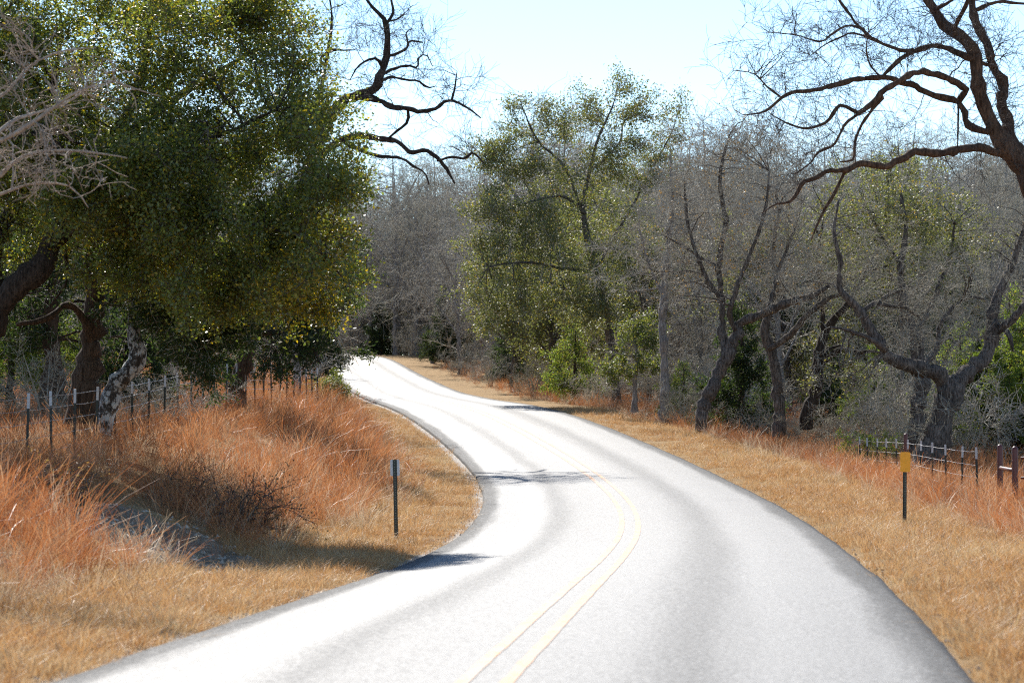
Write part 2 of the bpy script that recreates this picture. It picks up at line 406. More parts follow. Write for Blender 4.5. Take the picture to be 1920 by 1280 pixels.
def connect(rng, NP, NR, TG, S, r_k, wig, arch=.12, rmin=.006):
    """a curved branch from the nearest wood node to every target"""
    B = len(TG); I = np.empty(B, int)
    for a in range(0, B, 400):
        d = np.linalg.norm(TG[a:a + 400, None] - NP[None], axis=2)
        d += (TG[a:a + 400, None, 2] < NP[None, :, 2]) * .25 * d
        I[a:a + 400] = d.argmin(1)
    p0 = NP[I]; v = TG - p0; L = np.linalg.norm(v, axis=1)
    cp = p0 + v * .5 + np.array([0, 0, 1.]) * (L * arch)[:, None] + rng.normal(size=(B, 3)) * (L * .14)[:, None]
    u = np.linspace(0, 1, S)[None, :, None]
    P = (1 - u) ** 2 * p0[:, None] + 2 * u * (1 - u) * cp[:, None] + u * u * TG[:, None]
    nz = np.cumsum(rng.normal(size=(B, S, 3)), 1); nz -= nz[:, :1]
    P = P + nz * (L * wig / S)[:, None, None] * np.minimum(1, u * 4)
    r0 = np.minimum(NR[I] * .75, rmin + r_k * L)
    R = r0[:, None] * (1 - np.linspace(0, 1, S)[None] * .72); R = np.maximum(R, rmin * .7)
    return P, R
def grow(rng, P, R, n, L, ang, S, wig, up, r0, r1, u0=.15, wlen=True):
    """n side shoots from branches P"""
    B, SS, _ = P.shape
    le = np.linalg.norm(np.diff(P, axis=1), axis=2).sum(1)
    w = le / le.sum() if wlen else None
    i = rng.choice(B, n, p=w); u = u0 + (1 - u0) * rng.random(n)
    f = u * (SS - 1); k = np.minimum(f.astype(int), SS - 2); fr = (f - k)[:, None]
    p = P[i, k] * (1 - fr) + P[i, k + 1] * fr; t = nrm(P[i, k + 1] - P[i, k])
    ax = nrm(np.cross(t, rng.normal(size=(n, 3))))
    a = rng.uniform(ang[0], ang[1], n)[:, None]
    d = nrm(t * np.cos(a) + ax * np.sin(a)); le = rng.uniform(L[0], L[1], n) * (1.15 - .4 * u)
    out_ = np.empty((n, S, 3)); out_[:, 0] = p
    for q_ in range(1, S):
        d = nrm(d + rng.normal(size=(n, 3)) * wig + np.array([0, 0, up]))
        p = p + d * (le / (S - 1))[:, None]; out_[:, q_] = p
    RR = np.linspace(r0, r1, S)[None] * np.ones((n, 1))
    RR = np.minimum(RR, (R[i, k] * .9)[:, None])
    return out_, np.maximum(RR, r1 * .8)
def leaves(rng, P, n, size, spread, aspect=.55, align=0.):
    B, SS, _ = P.shape
    i = rng.integers(0, B, n); f = (.1 + .9 * rng.random(n)) * (SS - 1); k = np.minimum(f.astype(int), SS - 2); fr = (f - k)[:, None]
    t = nrm(P[i, k + 1] - P[i, k])
    c = P[i, k] * (1 - fr) + P[i, k + 1] * fr + rng.normal(size=(n, 3)) * spread
    nv = nrm(rng.normal(size=(n, 3)) + np.array([0, 0, .9 if align == 0 else .2]))
    a = nrm(np.cross(nv, rng.normal(size=(n, 3))) + t * align * 3); b = nrm(np.cross(a, nv))
    sz = size * rng.uniform(.6, 1.3, n)[:, None]
    a = a * sz * .5; b = b * sz * .5 * aspect
    V = np.stack([c - a, c + b + a * .15, c + a, c - b + a * .15], 1)
    return V, i
PAL = {
    'oak': [((.10, .135, .034), .48), ((.155, .18, .036), .34), ((.23, .20, .024), .13), ((.34, .25, .018), .05)],
    'oak_yellow': [((.09, .10, .014), .35), ((.21, .17, .014), .35), ((.36, .26, .016), .30)],
    'oak_far': [((.11, .13, .06), .55), ((.16, .175, .075), .28), ((.20, .18, .055), .12), ((.24, .17, .05), .05)],
    'cedar': [((.026, .046, .020), .6), ((.045, .072, .024), .3), ((.08, .09, .028), .1)],
    'cedar_light': [((.10, .155, .036), .5), ((.16, .21, .045), .35), ((.24, .23, .05), .15)],
    'brown': [((.16, .10, .05), .6), ((.24, .15, .08), .4)],
    'shrub': [((.09, .12, .035), .5), ((.15, .18, .045), .35), ((.25, .22, .07), .15)],
}
def tint(rng, pal, n):
    c = np.array([p[0] for p in PAL[pal]]); w = np.array([p[1] for p in PAL[pal]]); w = w / w.sum()
    k = c[rng.choice(len(c), n, p=w)] * rng.uniform(.7, 1.35, (n, 1))
    return k
def leaf_mesh(name, VL, cols, off):
    n = len(VL); V = VL.reshape(-1, 3) - np.array(off)
    q = np.arange(n * 4).reshape(n, 4)
    C = np.repeat(np.c_[cols, np.ones(n)], 4, 0)
    return mesh_np(name, V, [q], False, {'tint': ('FLOAT_COLOR', C)})

def gn_scatter(name, label, cat, col, PTS, rot, scl, pick):
    me = bpy.data.meshes.new(name); n_ = len(PTS)
    me.vertices.add(n_); me.vertices.foreach_set('co', PTS.astype(np.float32).ravel())
    for an, typ, key, data in (('rot', 'FLOAT_VECTOR', 'vector', rot), ('scl', 'FLOAT', 'value', scl), ('pick', 'INT', 'value', pick)):
        a = me.attributes.new(an, typ, 'POINT'); a.data.foreach_set(key, np.ascontiguousarray(data, dtype=np.int32 if typ == 'INT' else np.float32).ravel())
    o = link(name, me); tag(o, label, cat, kind='stuff')
    ng = bpy.data.node_groups.new(name + '_scatter', 'GeometryNodeTree')
    ng.interface.new_socket('Geometry', in_out='INPUT', socket_type='NodeSocketGeometry'); ng.interface.new_socket('Geometry', in_out='OUTPUT', socket_type='NodeSocketGeometry')
    gi = ng.nodes.new('NodeGroupInput'); go = ng.nodes.new('NodeGroupOutput'); ip = ng.nodes.new('GeometryNodeInstanceOnPoints')
    ci = ng.nodes.new('GeometryNodeCollectionInfo'); ci.inputs['Collection'].default_value = col; ci.inputs['Separate Children'].default_value = True; ci.inputs['Reset Children'].default_value = True
    def na(nm, dt):
        x_ = ng.nodes.new('GeometryNodeInputNamedAttribute'); x_.data_type = dt; x_.inputs['Name'].default_value = nm; return x_.outputs['Attribute']
    L_ = ng.links.new
    L_(gi.outputs[0], ip.inputs['Points']); L_(ci.outputs[0], ip.inputs['Instance']); ip.inputs['Pick Instance'].default_value = True
    L_(na('pick', 'INT'), ip.inputs['Instance Index']); L_(na('rot', 'FLOAT_VECTOR'), ip.inputs['Rotation']); L_(na('scl', 'FLOAT'), ip.inputs['Scale'])
    L_(ip.outputs[0], go.inputs[0])
    md = o.modifiers.new('scatter', 'NODES'); md.node_group = ng
    return o

NTRI = [0]
def tree(name, label, cat, limbs, blobs, n1=30, n2=200, n3=1500, n4=0, leaf=None, bark='bark_oak', twig='twig_grey', seed=1, group=None,
         rk1=.013, rk2=.009, tw=(.3, .8), tr=(.010, .005), up=.06, wig=.22, arch=.12, sides=9, base=None, seg3=4, twwig=.3):
    """limbs: list of (N,4) arrays, the first is the trunk. blobs: crown volume. leaf: dict(n,size,spread,pal,...)"""
    rng = np.random.default_rng(seed)
    tg = Geo(); cg = Geo(); nodes = []; nr_ = []
    for li, L in enumerate(limbs):
        if li:
            A_ = np.concatenate(nodes); j_ = np.linalg.norm(A_ - L[0, :3], axis=1).argmin()
            if np.linalg.norm(A_[j_] - L[0, :3]) > .03: L = np.vstack([np.r_[A_[j_], L[0, 3]], L])
        ln = np.linalg.norm(np.diff(L[:, :3], axis=0), axis=1).sum()
        nn = int(np.clip(ln / .16, 8, 60)); Q = catmull(L, nn); Q[:, 3] = np.maximum(Q[:, 3], .006)
        wob = np.cumsum(rng.normal(size=(nn, 3)), 0) * .17 * Q[:, 3:4] + rng.normal(size=(nn, 3)) * .12 * Q[:, 3:4]; wob -= wob[:1]
        P = Q[:, :3] + np.clip(wob, -.10, .10); R = Q[:, 3] * np.clip(1 + .13 * rng.normal(size=nn), .8, 1.35)
        if li == 0:
            fl = np.exp(-np.arange(nn) * ln / nn / .35); R = R * (1 + .28 * fl)
            P[0, 2] -= .25
        tg.tubes(P[None], R[None], sides if li == 0 else max(5, sides - 2), True)
        nodes.append(P[2:]); nr_.append(R[2:])
    NP = np.concatenate(nodes); NR = np.concatenate(nr_)
    sets = []
    if n1:
        P1, R1 = connect(rng, NP, NR, sample_blobs(rng, blobs, n1, .2), 9, rk1, wig, arch)
        tg.tubes(P1, R1, 5); sets.append((P1, R1))
        NP = np.concatenate([NP, P1[:, 2:].reshape(-1, 3)]); NR = np.concatenate([NR, R1[:, 2:].ravel()])
    if n2:
        P2, R2 = connect(rng, NP, NR, sample_blobs(rng, blobs, n2, .3), 7, rk2, wig, arch, tr[0] * .8)
        cg.tubes(P2, R2, 4); 
    else: P2, R2 = P1, R1
    src, sr = P2, R2
    if n3:
        P3, R3 = grow(rng, src, sr, n3, tw, (.35, 1.15), 3 if leaf and leaf['n'] > 9000 else seg3, twwig, up, tr[0], tr[1])
        cg.tubes(P3, R3, 3); tips = P3
        if n4:
            P4, R4 = grow(rng, P3, R3, n4, (tw[0] * .5, tw[1] * .6), (.4, 1.2), 3, twwig, up, tr[0] * .6, tr[1] * .8)
            cg.tubes(P4, R4, 3); tips = P4
    else: tips = P2
    b = limbs[0][0, :3] if base is None else np.array(base)
    root = empty(name, b, label, cat, group)
    tm = tg.mesh('trunk', b); link('trunk', tm, M[bark], root)
    cm = cg.mesh('branches', b); o = link('branches', cm, M[twig], root); o['kind'] = 'stuff'
    NTRI[0] += (sum(len(x) for x in tg.Fq) + sum(len(x) for x in cg.Fq)) * 2
    if leaf:
        n_ = leaf['n']; VL, idx = leaves(rng, tips, n_, leaf['size'], leaf['spread'], leaf.get('aspect', .55), leaf.get('align', 0))
        cc = tint(rng, leaf['pal'], n_)
        for (bx, rad, pal2) in leaf.get('patch', []):
            dd = np.linalg.norm((VL.mean(1) - bx[None]) / rad[None], axis=1)
            msk = rng.random(n_) < np.exp(-dd ** 2 * .8); cc[msk] = tint(rng, pal2, int(msk.sum()))
        lm = leaf_mesh('foliage', VL, cc, b)
        o = link('foliage', lm, M[leaf.get('mat', 'leaf')], root); o['kind'] = 'stuff'
        NTRI[0] += n_ * 2
    return root
def copy_tree(root, loc, rz, sc, label, group=None, name=None):
    r = root.copy(); COL.objects.link(r); r.location = loc; r.rotation_euler = (0, 0, rz)
    r.scale = (sc, sc, sc) if np.isscalar(sc) else sc
    r['label'] = label
    if group: r['group'] = group
    for ch in list(root.children):
        c = ch.copy(); COL.objects.link(c); c.parent = r
    return r
def PL(d, *lst): return [px_limb(d, l) for l in lst]
def PB(d, *lst): return [px_blob(d, b) for b in lst]

# ---- big live oak on the left bank
d = 52
tree('live_oak_tree', 'large glossy live oak overhanging the left bank and road edge', 'tree',
     PL(d, [(-75, 790, 0, 78), (-55, 700, 0, 66), (-10, 600, 0, 60), (35, 535, 0, 56), (85, 490, 0, 50), (110, 440, .2, 44), (140, 370, .4, 38), (190, 290, .4, 32), (240, 200, .5, 24), (270, 110, .6, 16), (280, 40, .6, 8)],
        [(140, 370, .4, 24), (230, 330, -1, 17), (330, 290, -1.5, 13), (430, 250, -2, 9), (520, 210, -2, 6)],
        [(190, 290, .4, 24), (300, 210, 1.5, 18), (420, 130, 2, 13), (500, 80, 2, 8)],
        [(110, 440, .2, 22), (230, 430, -1, 16), (350, 420, -1.5, 12), (470, 420, -2, 9), (580, 460, -2.5, 6), (640, 520, -2.6, 4)],
        [(-10, 600, 0, 40), (-20, 500, .6, 36), (0, 420, 1, 34), (30, 370, 1, 30), (60, 280, 1.2, 24), (90, 160, 1.4, 16), (110, 60, 1.5, 9)]),
     PB(d, (70, 60, 1, 150, 120, 2.2), (250, 60, .5, 150, 120, 2.4), (410, 80, 0, 130, 110, 2.4), (520, 150, -1, 110, 110, 2.2), (600, 260, -1.5, 75, 90, 1.8), (430, 260, -1, 150, 120, 2.4),
        (260, 250, 0, 150, 120, 2.4), (100, 230, .5, 130, 110, 2), (40, 400, .5, 110, 90, 1.6, 6000), (290, 410, -1, 150, 100, 2), (460, 410, -2, 130, 100, 2), (590, 420, -2.5, 90, 110, 1.6),
        (610, 540, -2.5, 70, 70, 1.3), (500, 540, -2, 100, 80, 1.6), (370, 540, -1.5, 100, 70, 1.6), (655, 330, -2, 40, 80, 1), (500, 20, 0, 80, 60, 2), (0, 130, 0, 100, 130, 2, 16000), (-60, 300, .5, 90, 140, 2), (40, 300, -.5, 110, 110, 1.6), (200, 360, -2, 110, 90, 1.2), (230, 490, -1, 80, 70, 1.3, 3000), (330, 330, -2.6, 110, 80, 1)),
     n1=80, n2=760, n3=6000, leaf=dict(n=250000, size=.068, spread=.14, pal='oak', aspect=.62,
        patch=[(at(575, 560, 49.5), np.array([.75, 2, .55]), 'oak_yellow'), (at(130, 460, 52), np.array([.3, 1, .35]), 'oak_yellow'), (at(335, 515, 50.5), np.array([.35, 1, .4]), 'oak_yellow'), (at(640, 450, 49.5), np.array([.5, 1, .6]), 'oak_yellow')]),
     bark='bark_dark', twig='twig_dark', seed=11, tw=(.25, .6), rk1=.015)

# ---- cedar with a shaggy trunk beside it, low drooping dark sprays
d = 55
tree('cedar_tree', 'cedar with thick shaggy brown trunk behind the left fence posts', 'tree',
     PL(d, [(158, 770, 0, 66), (163, 700, 0, 58), (172, 640, 0, 50), (180, 580, 0, 46), (175, 530, 0, 38), (160, 470, 0, 30), (170, 380, 0, 20), (190, 280, 0, 12)],
        [(172, 640, 0, 20), (130, 570, -.5, 16), (90, 600, -1, 13), (30, 610, -1.2, 9)],
        [(180, 580, 0, 18), (240, 560, -1, 14), (310, 570, -1.6, 11), (370, 610, -2, 8), (390, 670, -2, 5)],
        [(175, 530, 0, 22), (260, 500, -1, 14), (380, 520, -2, 10), (470, 570, -2.4, 6)],
        [(160, 470, 0, 14), (120, 450, -1, 10), (125, 520, -1, 7), (100, 560, -1, 5)]),
     PB(d, (370, 610, -2.2, 70, 70, .9), (420, 570, -2, 90, 50, 1), (380, 680, -2.2, 36, 40, .5, 2600), (300, 590, -1.4, 60, 50, .9), (250, 520, -1, 90, 50, 1.2, 3500), (450, 620, -2.2, 50, 50, .7, 2600), (200, 420, 0, 120, 90, 1.6, 3500)),
     n1=40, n2=300, n3=1800, leaf=dict(n=42000, size=.075, spread=.05, pal='cedar', aspect=.4, align=.6, mat='needle'),
     bark='bark_cedar', twig='twig_grey', seed=12, up=-.08, tw=(.2, .5), arch=.02)
# ---- lichen trunk
tree('lichen_oak_tree', 'crooked oak trunk blotched with white lichen at the left fence', 'tree',
     PL(54, [(192, 790, 0, 40), (196, 750, 0, 38), (208, 715, 0, 40), (236, 690, 0, 40), (248, 665, 0, 38), (242, 635, 0, 34), (240, 600, 0, 28), (255, 540, .3, 22), (290, 470, .4, 16), (320, 400, .5, 10)]),
     PB(54, (300, 450, .5, 110, 80, 1.5), (330, 540, .2, 70, 50, 1)), n1=14, n2=60, n3=500, leaf=dict(n=9000, size=.07, spread=.09, pal='oak'), bark='bark_lichen', twig='twig_dark', seed=13)
# ---- dark trunks in the shade behind
tree('shaded_cedar_tree', 'dark shaded cedar trunk deep behind the left fence', 'tree',
     PL(62, [(105, 760, 0, 50), (108, 690, 0, 42), (100, 620, 0, 36), (110, 540, 0, 28), (120, 430, 0, 20), (120, 300, 0, 10)]),
     PB(62, (60, 600, .5, 110, 60, 1.5), (110, 480, 0, 160, 120, 2), (230, 600, 1, 110, 60, 1.5), (20, 500, 0, 120, 90, 1.6)), n1=30, n2=180, n3=1200,
     leaf=dict(n=26000, size=.10, spread=.07, pal='cedar', aspect=.4, align=.5, mat='needle'), bark='bark_cedar', twig='twig_grey', seed=14, up=-.05, arch=.03)
d = 76
tree('roadside_cedar_tree', 'dark cedar with low drooping boughs just beside the road bend', 'tree',
     PL(d, [(445, 745, 0, 40), (452, 690, 0, 34), (462, 640, 0, 28), (480, 560, 0, 24), (505, 450, 0, 18), (520, 330, 0, 10)],
        [(462, 640, 0, 14), (520, 620, -1.5, 10), (580, 650, -2.5, 7), (600, 680, -3, 4)],
        [(480, 560, 0, 14), (560, 540, -1.5, 10), (640, 540, -2, 6), (680, 530, -2, 4)]),
     PB(d, (520, 600, -1, 80, 60, 1.5), (580, 650, -2.5, 36, 34, .8, 3500), (520, 690, -2, 44, 24, .7, 2800), (600, 590, -2, 60, 50, 1.2), (655, 540, -2, 44, 60, 1.1), (670, 500, -2, 36, 50, 1), (560, 520, -1, 90, 90, 1.8), (520, 420, 0, 90, 100, 1.8), (430, 600, -.5, 60, 70, 1.3)),
     n1=44, n2=320, n3=2200, leaf=dict(n=52000, size=.085, spread=.07, pal='cedar', aspect=.4, align=.5, mat='needle',
        patch=[(at(665, 520, 74), np.array([.6, 1.5, .8]), 'cedar_light')]),
     bark='bark_cedar', twig='twig_dark', seed=15, up=-.06, arch=.03, tw=(.2, .5))

# ---- bare crooked tree reaching over the road, behind the left oak
d = 90
tree('crooked_bare_tree', 'bare crooked tree with black limbs reaching over the road against the sky', 'tree',
     PL(d, [(452, 720, 2, 40), (470, 600, 2, 34), (520, 450, 1, 32), (585, 300, .5, 28), (635, 205, 0, 24), (669, 180, 0, 22), (710, 162, 0, 19), (716, 140, 0, 17), (729, 106, .3, 15), (729, 75, .3, 13), (726, 44, .3, 11), (716, 30, .3, 7), (697, 12, .3, 6), (682, -8, .3, 4)],
        [(669, 183, 0, 16), (707, 184, -.4, 13), (735, 197, -.8, 12), (763, 203, -1, 11), (791, 209, -1.2, 10), (816, 206, -1.5, 9), (832, 194, -1.6, 7), (847, 190, -1.7, 6), (872, 200, -1.8, 5), (901, 222, -2, 3)],
        [(847, 190, -1.7, 5), (852, 169, -1.7, 5), (854, 153, -1.7, 4), (857, 134, -1.7, 2)],
        [(763, 203, -1, 8), (766, 216, -1, 7), (760, 231, -1, 7), (747, 242, -1, 6), (728, 260, -.8, 5)],
        [(585, 300, .5, 18), (650, 262, 0, 15), (710, 266, -.6, 13), (744, 272, -1, 12), (763, 290, -1.2, 11), (794, 287, -1.4, 10), (819, 302, -1.5, 8), (835, 322, -1.5, 7), (851, 347, -1.5, 4)],
        [(819, 302, -1.5, 6), (847, 295, -1.8, 6), (872, 297, -2, 6), (888, 286, -2.1, 5), (907, 306, -2.2, 3)],
        [(650, 270, 0, 9), (697, 287, -.3, 8), (726, 291, -.6, 7), (754, 295, -.8, 6), (772, 309, -1, 6), (797, 325, -1, 4), (805, 347, -1, 3)],
        [(716, 140, 0, 8), (747, 126, .4, 7), (772, 123, .6, 6), (785, 126, .7, 5), (786, 109, .7, 4), (801, 103, .8, 3), (812, 125, .8, 2)],
        [(716, 150, 0, 8), (735, 144, -.4, 6), (763, 150, -.8, 5), (785, 153, -1, 5), (801, 164, -1, 4), (816, 162, -1, 2)],
        [(729, 106, .3, 7), (754, 97, .6, 6), (766, 87, .8, 5), (769, 77, .8, 5), (794, 80, 1, 3)],
        [(766, 87, .8, 4), (762, 62, .8, 3), (772, 55, .8, 2)],
        [(716, 125, 0, 8), (704, 111, -.3, 6), (685, 114, -.4, 5), (669, 125, -.6, 4), (655, 150, -.6, 2)],
        [(726, 44, .3, 7), (738, 25, .4, 6), (735, 6, .4, 5), (732, -14, .4, 3)],
        [(726, 40, .3, 5), (745, 36, .2, 4), (760, 24, .2, 3)],
        [(610, 260, .3, 14), (600, 180, 1, 10), (612, 100, 1.4, 7), (620, 40, 1.5, 5), (615, -10, 1.5, 3)],
        [(600, 110, 1, 7), (622, 95, .8, 6), (645, 94, .6, 4), (662, 94, .5, 3)]),
     PB(d, (720, 60, 0, 80, 70, 1.5), (780, 130, 0, 60, 60, 1.2), (860, 170, -1.8, 50, 50, .8), (700, 140, 0, 60, 50, 1), (640, 70, 1, 70, 90, 1.2), (800, 230, -1.2, 80, 40, .8, 2200), (880, 250, -2, 40, 50, .6, 900), (760, 70, 0, 60, 50, 1)),
     n1=60, n2=240, n3=1000, n4=600, bark='bark_dark', twig='twig_dark', seed=21, tr=(.0085, .004), tw=(.35, 1.0), rk1=.009, rk2=.007, up=.08, twwig=.22)

# ---- leaning tree top right
d = 76
tree('leaning_bare_tree', 'large leaning bare tree with arching limbs filling the upper right sky', 'tree',
     PL(d, [(1985, 960, 0, 72), (1992, 850, 0, 60), (1998, 700, 0, 54), (1985, 560, 0, 52), (1955, 430, 0, 50), (1919, 337, 0, 46), (1897, 303, 0, 44), (1860, 250, 0, 36), (1835, 194, 0, 32), (1826, 150, 0, 30), (1822, 106, 0, 28), (1797, 75, .2, 28), (1763, 53, .3, 24), (1747, 25, .4, 20), (1729, 0, .5, 18), (1712, -40, .6, 12)],
        [(1908, 300, .2, 30), (1891, 234, .8, 25), (1885, 187, 1, 24), (1888, 156, 1.2, 23), (1866, 125, 1.4, 21), (1857, 87, 1.5, 19), (1841, 47, 1.6, 19), (1832, 19, 1.7, 17), (1829, -30, 1.8, 13)],
        [(1869, 291, 0, 22), (1841, 284, -.3, 19), (1794, 287, -.6, 18), (1747, 295, -1, 17), (1710, 291, -1.4, 17), (1691, 303, -1.6, 16), (1654, 317, -1.8, 15), (1607, 311, -2, 13), (1579, 322, -2.2, 12), (1548, 324, -2.4, 11), (1524, 338, -2.5, 10), (1500, 346, -2.6, 9), (1483, 373, -2.7, 8), (1471, 381, -2.8, 6), (1450, 385, -2.8, 4), (1425, 402, -2.9, 2)],
        [(1583, 322, -2.2, 8), (1560, 367, -2.2, 7), (1545, 391, -2.2, 6), (1533, 415, -2.2, 5), (1520, 450, -2.2, 3)],
        [(1841, 247, 0, 18), (1810, 234, .2, 16), (1807, 212, .2, 15), (1791, 194, .2, 14), (1747, 181, 0, 13), (1716, 166, -.2, 12), (1685, 156, -.4, 12), (1652, 147, -.6, 11), (1592, 153, -.8, 11), (1554, 165, -1, 10), (1518, 171, -1.2, 9), (1482, 174, -1.3, 8), (1465, 183, -1.4, 7), (1450, 195, -1.5, 6), (1432, 207, -1.6, 5), (1400, 214, -1.7, 3)],
        [(1813, 169, -.2, 15), (1779, 147, -.5, 14), (1747, 137, -.8, 13), (1716, 137, -1, 13), (1694, 150, -1.2, 13), (1663, 169, -1.3, 13), (1640, 190, -1.4, 12), (1620, 207, -1.5, 11), (1607, 214, -1.5, 9), (1595, 207, -1.5, 8), (1575, 199, -1.5, 8), (1560, 216, -1.5, 8), (1551, 231, -1.5, 7), (1524, 241, -1.6, 6), (1500, 241, -1.7, 5), (1468, 228, -1.8, 4), (1440, 212, -1.8, 2)],
        [(1625, 207, -1.5, 8), (1589, 231, -1.7, 7), (1575, 257, -1.8, 6), (1563, 275, -1.8, 6), (1536, 287, -1.9, 5), (1524, 305, -2, 4), (1495, 325, -2, 2)],
        [(1655, 183, -1.3, 8), (1637, 204, -1.2, 7), (1616, 237, -1.2, 6), (1604, 266, -1.2, 6), (1601, 300, -1.3, 5), (1575, 304, -1.4, 3)],
        [(1815, 110, 0, 15), (1779, 91, .3, 13), (1747, 84, .5, 12), (1716, 94, .6, 11), (1691, 106, .6, 10), (1669, 125, .5, 9), (1655, 140, .3, 6)],
        [(1716, 94, .6, 9), (1690, 95, .8, 8), (1672, 87, .9, 8), (1638, 75, 1, 8), (1616, 56, 1.1, 7), (1601, 41, 1.1, 6), (1572, 0, 1.2, 5), (1550, -30, 1.2, 3)],
        [(1616, 56, 1.1, 6), (1590, 48, 1, 5), (1560, 62, .9, 5), (1535, 78, .8, 4), (1490, 66, .6, 3), (1440, 60, .5, 2)],
        [(1638, 75, 1, 5), (1600, 62, .8, 4), (1575, 70, .6, 4), (1545, 85, .5, 3), (1520, 105, .4, 2)],
        [(1785, 59, .3, 12), (1797, 34, -.1, 10), (1810, 9, -.3, 9), (1816, -25, -.4, 6)],
        [(1829, 116, 0, 10), (1857, 122, .7, 8), (1868, 124, 1.3, 7)],
        [(1745, 20, .4, 10), (1775, 5, 0, 8), (1800, -10, -.4, 5)],
        [(1832, 19, 1.7, 10), (1870, 5, 1.6, 8), (1930, 10, 1.5, 5)],
        [(1654, 147, -.6, 5), (1632, 120, -.8, 4), (1625, 90, -1, 3), (1630, 50, -1, 2)],
        [(1465, 183, -1.4, 5), (1440, 165, -1.2, 4), (1415, 140, -1, 3), (1380, 133, -.8, 2)],
        [(1797, 190, 0, 6), (1797, 230, -.5, 4), (1795, 275, -.8, 3)]),
     PB(d, (1460, 150, -1.3, 100, 70, 1.2), (1560, 120, -.6, 110, 80, 1.5), (1680, 90, 0, 110, 80, 1.5), (1450, 50, .4, 70, 50, 1, 3000), (1790, 60, 0, 100, 70, 1.5), (1580, 250, -1.6, 90, 70, 1, 4500), (1880, 120, .5, 80, 130, 1.5), (1500, 340, -2.5, 70, 60, .8, 3600), (1780, 220, 0, 110, 60, 1, 2500), (1450, 230, -1.7, 60, 40, .8), (1890, 300, -1, 60, 60, 1, 2500), (1620, 30, 1, 100, 50, 1)),
     n1=150, n2=650, n3=2300, n4=1500, bark='bark_red', twig='twig_dark', seed=22, tr=(.0085, .004), tw=(.35, 1.05), rk1=.009, rk2=.0065, up=.04, sides=12, twwig=.22)

# ---- forked oak on the right
d = 89
tree('forked_oak_tree', 'stout forked oak behind the right fence with wide V trunk', 'tree',
     PL(d, [(1748, 868, 0, 72), (1752, 838, 0, 64), (1766, 802, 0, 62), (1778, 771, 0, 58), (1787, 746, 0, 54), (1793, 722, 0, 42), (1800, 710, 0, 30)],
        [(1783, 740, 0, 42), (1776, 722, 0, 38), (1759, 702, -.2, 34), (1725, 686, -.5, 30), (1694, 674, -.8, 27), (1666, 658, -1, 25), (1650, 633, -1, 23), (1625, 605, -1.1, 21), (1609, 580, -1.1, 19), (1591, 558, -1.2, 17), (1575, 539, -1.2, 14), (1570, 514, -1.2, 12), (1573, 480, -1.2, 10), (1560, 430, -1.2, 8), (1572, 370, -1.1, 5)],
        [(1788, 742, 0, 42), (1800, 722, .2, 38), (1825, 696, .5, 37), (1853, 667, .8, 35), (1866, 636, 1, 32), (1869, 600, 1, 26), (1867, 583, 1, 24), (1884, 536, 1.1, 21), (1900, 502, 1.2, 18), (1909, 480, 1.2, 16), (1930, 420, 1.3, 12), (1940, 340, 1.4, 8)],
        [(1869, 625, 1, 18), (1903, 599, .6, 16), (1925, 572, .4, 14), (1965, 540, .2, 10), (1990, 490, .1, 6)],
        [(1875, 612, 1, 14), (1884, 616, .8, 11), (1894, 636, .7, 9), (1900, 661, .6, 4)],
        [(1866, 600, 1, 9), (1850, 622, .6, 7), (1830, 640, .4, 4)],
        [(1660, 656, -1, 13), (1625, 636, -1.5, 11), (1587, 620, -2, 8), (1556, 614, -2.2, 5)],
        [(1625, 605, -1.1, 13), (1622, 580, -.6, 12), (1650, 564, 0, 10), (1675, 549, .4, 8), (1700, 542, .8, 5)],
        [(1640, 568, -.2, 8), (1670, 573, .2, 8), (1700, 577, .5, 7), (1730, 600, .8, 4)],
        [(1730, 688, -.5, 13), (1757, 655, .3, 10), (1762, 614, .8, 10), (1787, 580, 1.2, 9), (1819, 558, 1.4, 7), (1846, 561, 1.6, 4)]),
     PB(d, (1650, 540, 0, 100, 70, 1.6), (1760, 540, 0, 110, 80, 1.6), (1880, 480, 1, 70, 90, 1.4), (1590, 440, -1, 70, 90, 1.3), (1700, 620, 0, 120, 50, 1.6, 5200), (1600, 700, -1, 90, 60, 1.2, 3200), (1800, 620, .5, 70, 50, 1, 3000), (1900, 400, 1, 70, 70, 1.3), (1680, 760, -1, 70, 40, 1, 2000)),
     n1=110, n2=560, n3=2600, n4=1200, bark='bark_oak', twig='twig_grey', seed=23, rk1=.010, rk2=.007, tr=(.009, .005), tw=(.3, .9), up=.02, sides=12)
# ---- upright trunk behind it
d = 95
tree('upright_oak_tree', 'upright dark oak trunk standing left behind the forked oak', 'tree',
     PL(d, [(1716, 858, 0, 44), (1720, 800, 0, 36), (1724, 730, 0, 34), (1725, 655, 0, 30), (1719, 624, 0, 28), (1709, 599, 0, 24), (1698, 560, 0, 20), (1690, 500, 0, 16), (1700, 430, 0, 11), (1690, 360, 0, 6)],
        [(1719, 624, 0, 14), (1750, 560, .6, 11), (1780, 480, 1, 8), (1790, 420, 1, 4)],
        [(1690, 500, 0, 10), (1650, 440, .5, 8), (1620, 380, .8, 5)]),
     PB(d, (1680, 380, .5, 90, 80, 1.8), (1780, 420, 1, 90, 70, 1.8), (1620, 430, .5, 70, 70, 1.5), (1720, 500, .5, 110, 60, 1.6, 3000)), n1=30, n2=160, n3=1300,
     leaf=dict(n=9000, size=.10, spread=.10, pal='oak_far', mat='leaf_far'), bark='bark_oak', twig='twig_grey', seed=24)
d = 100
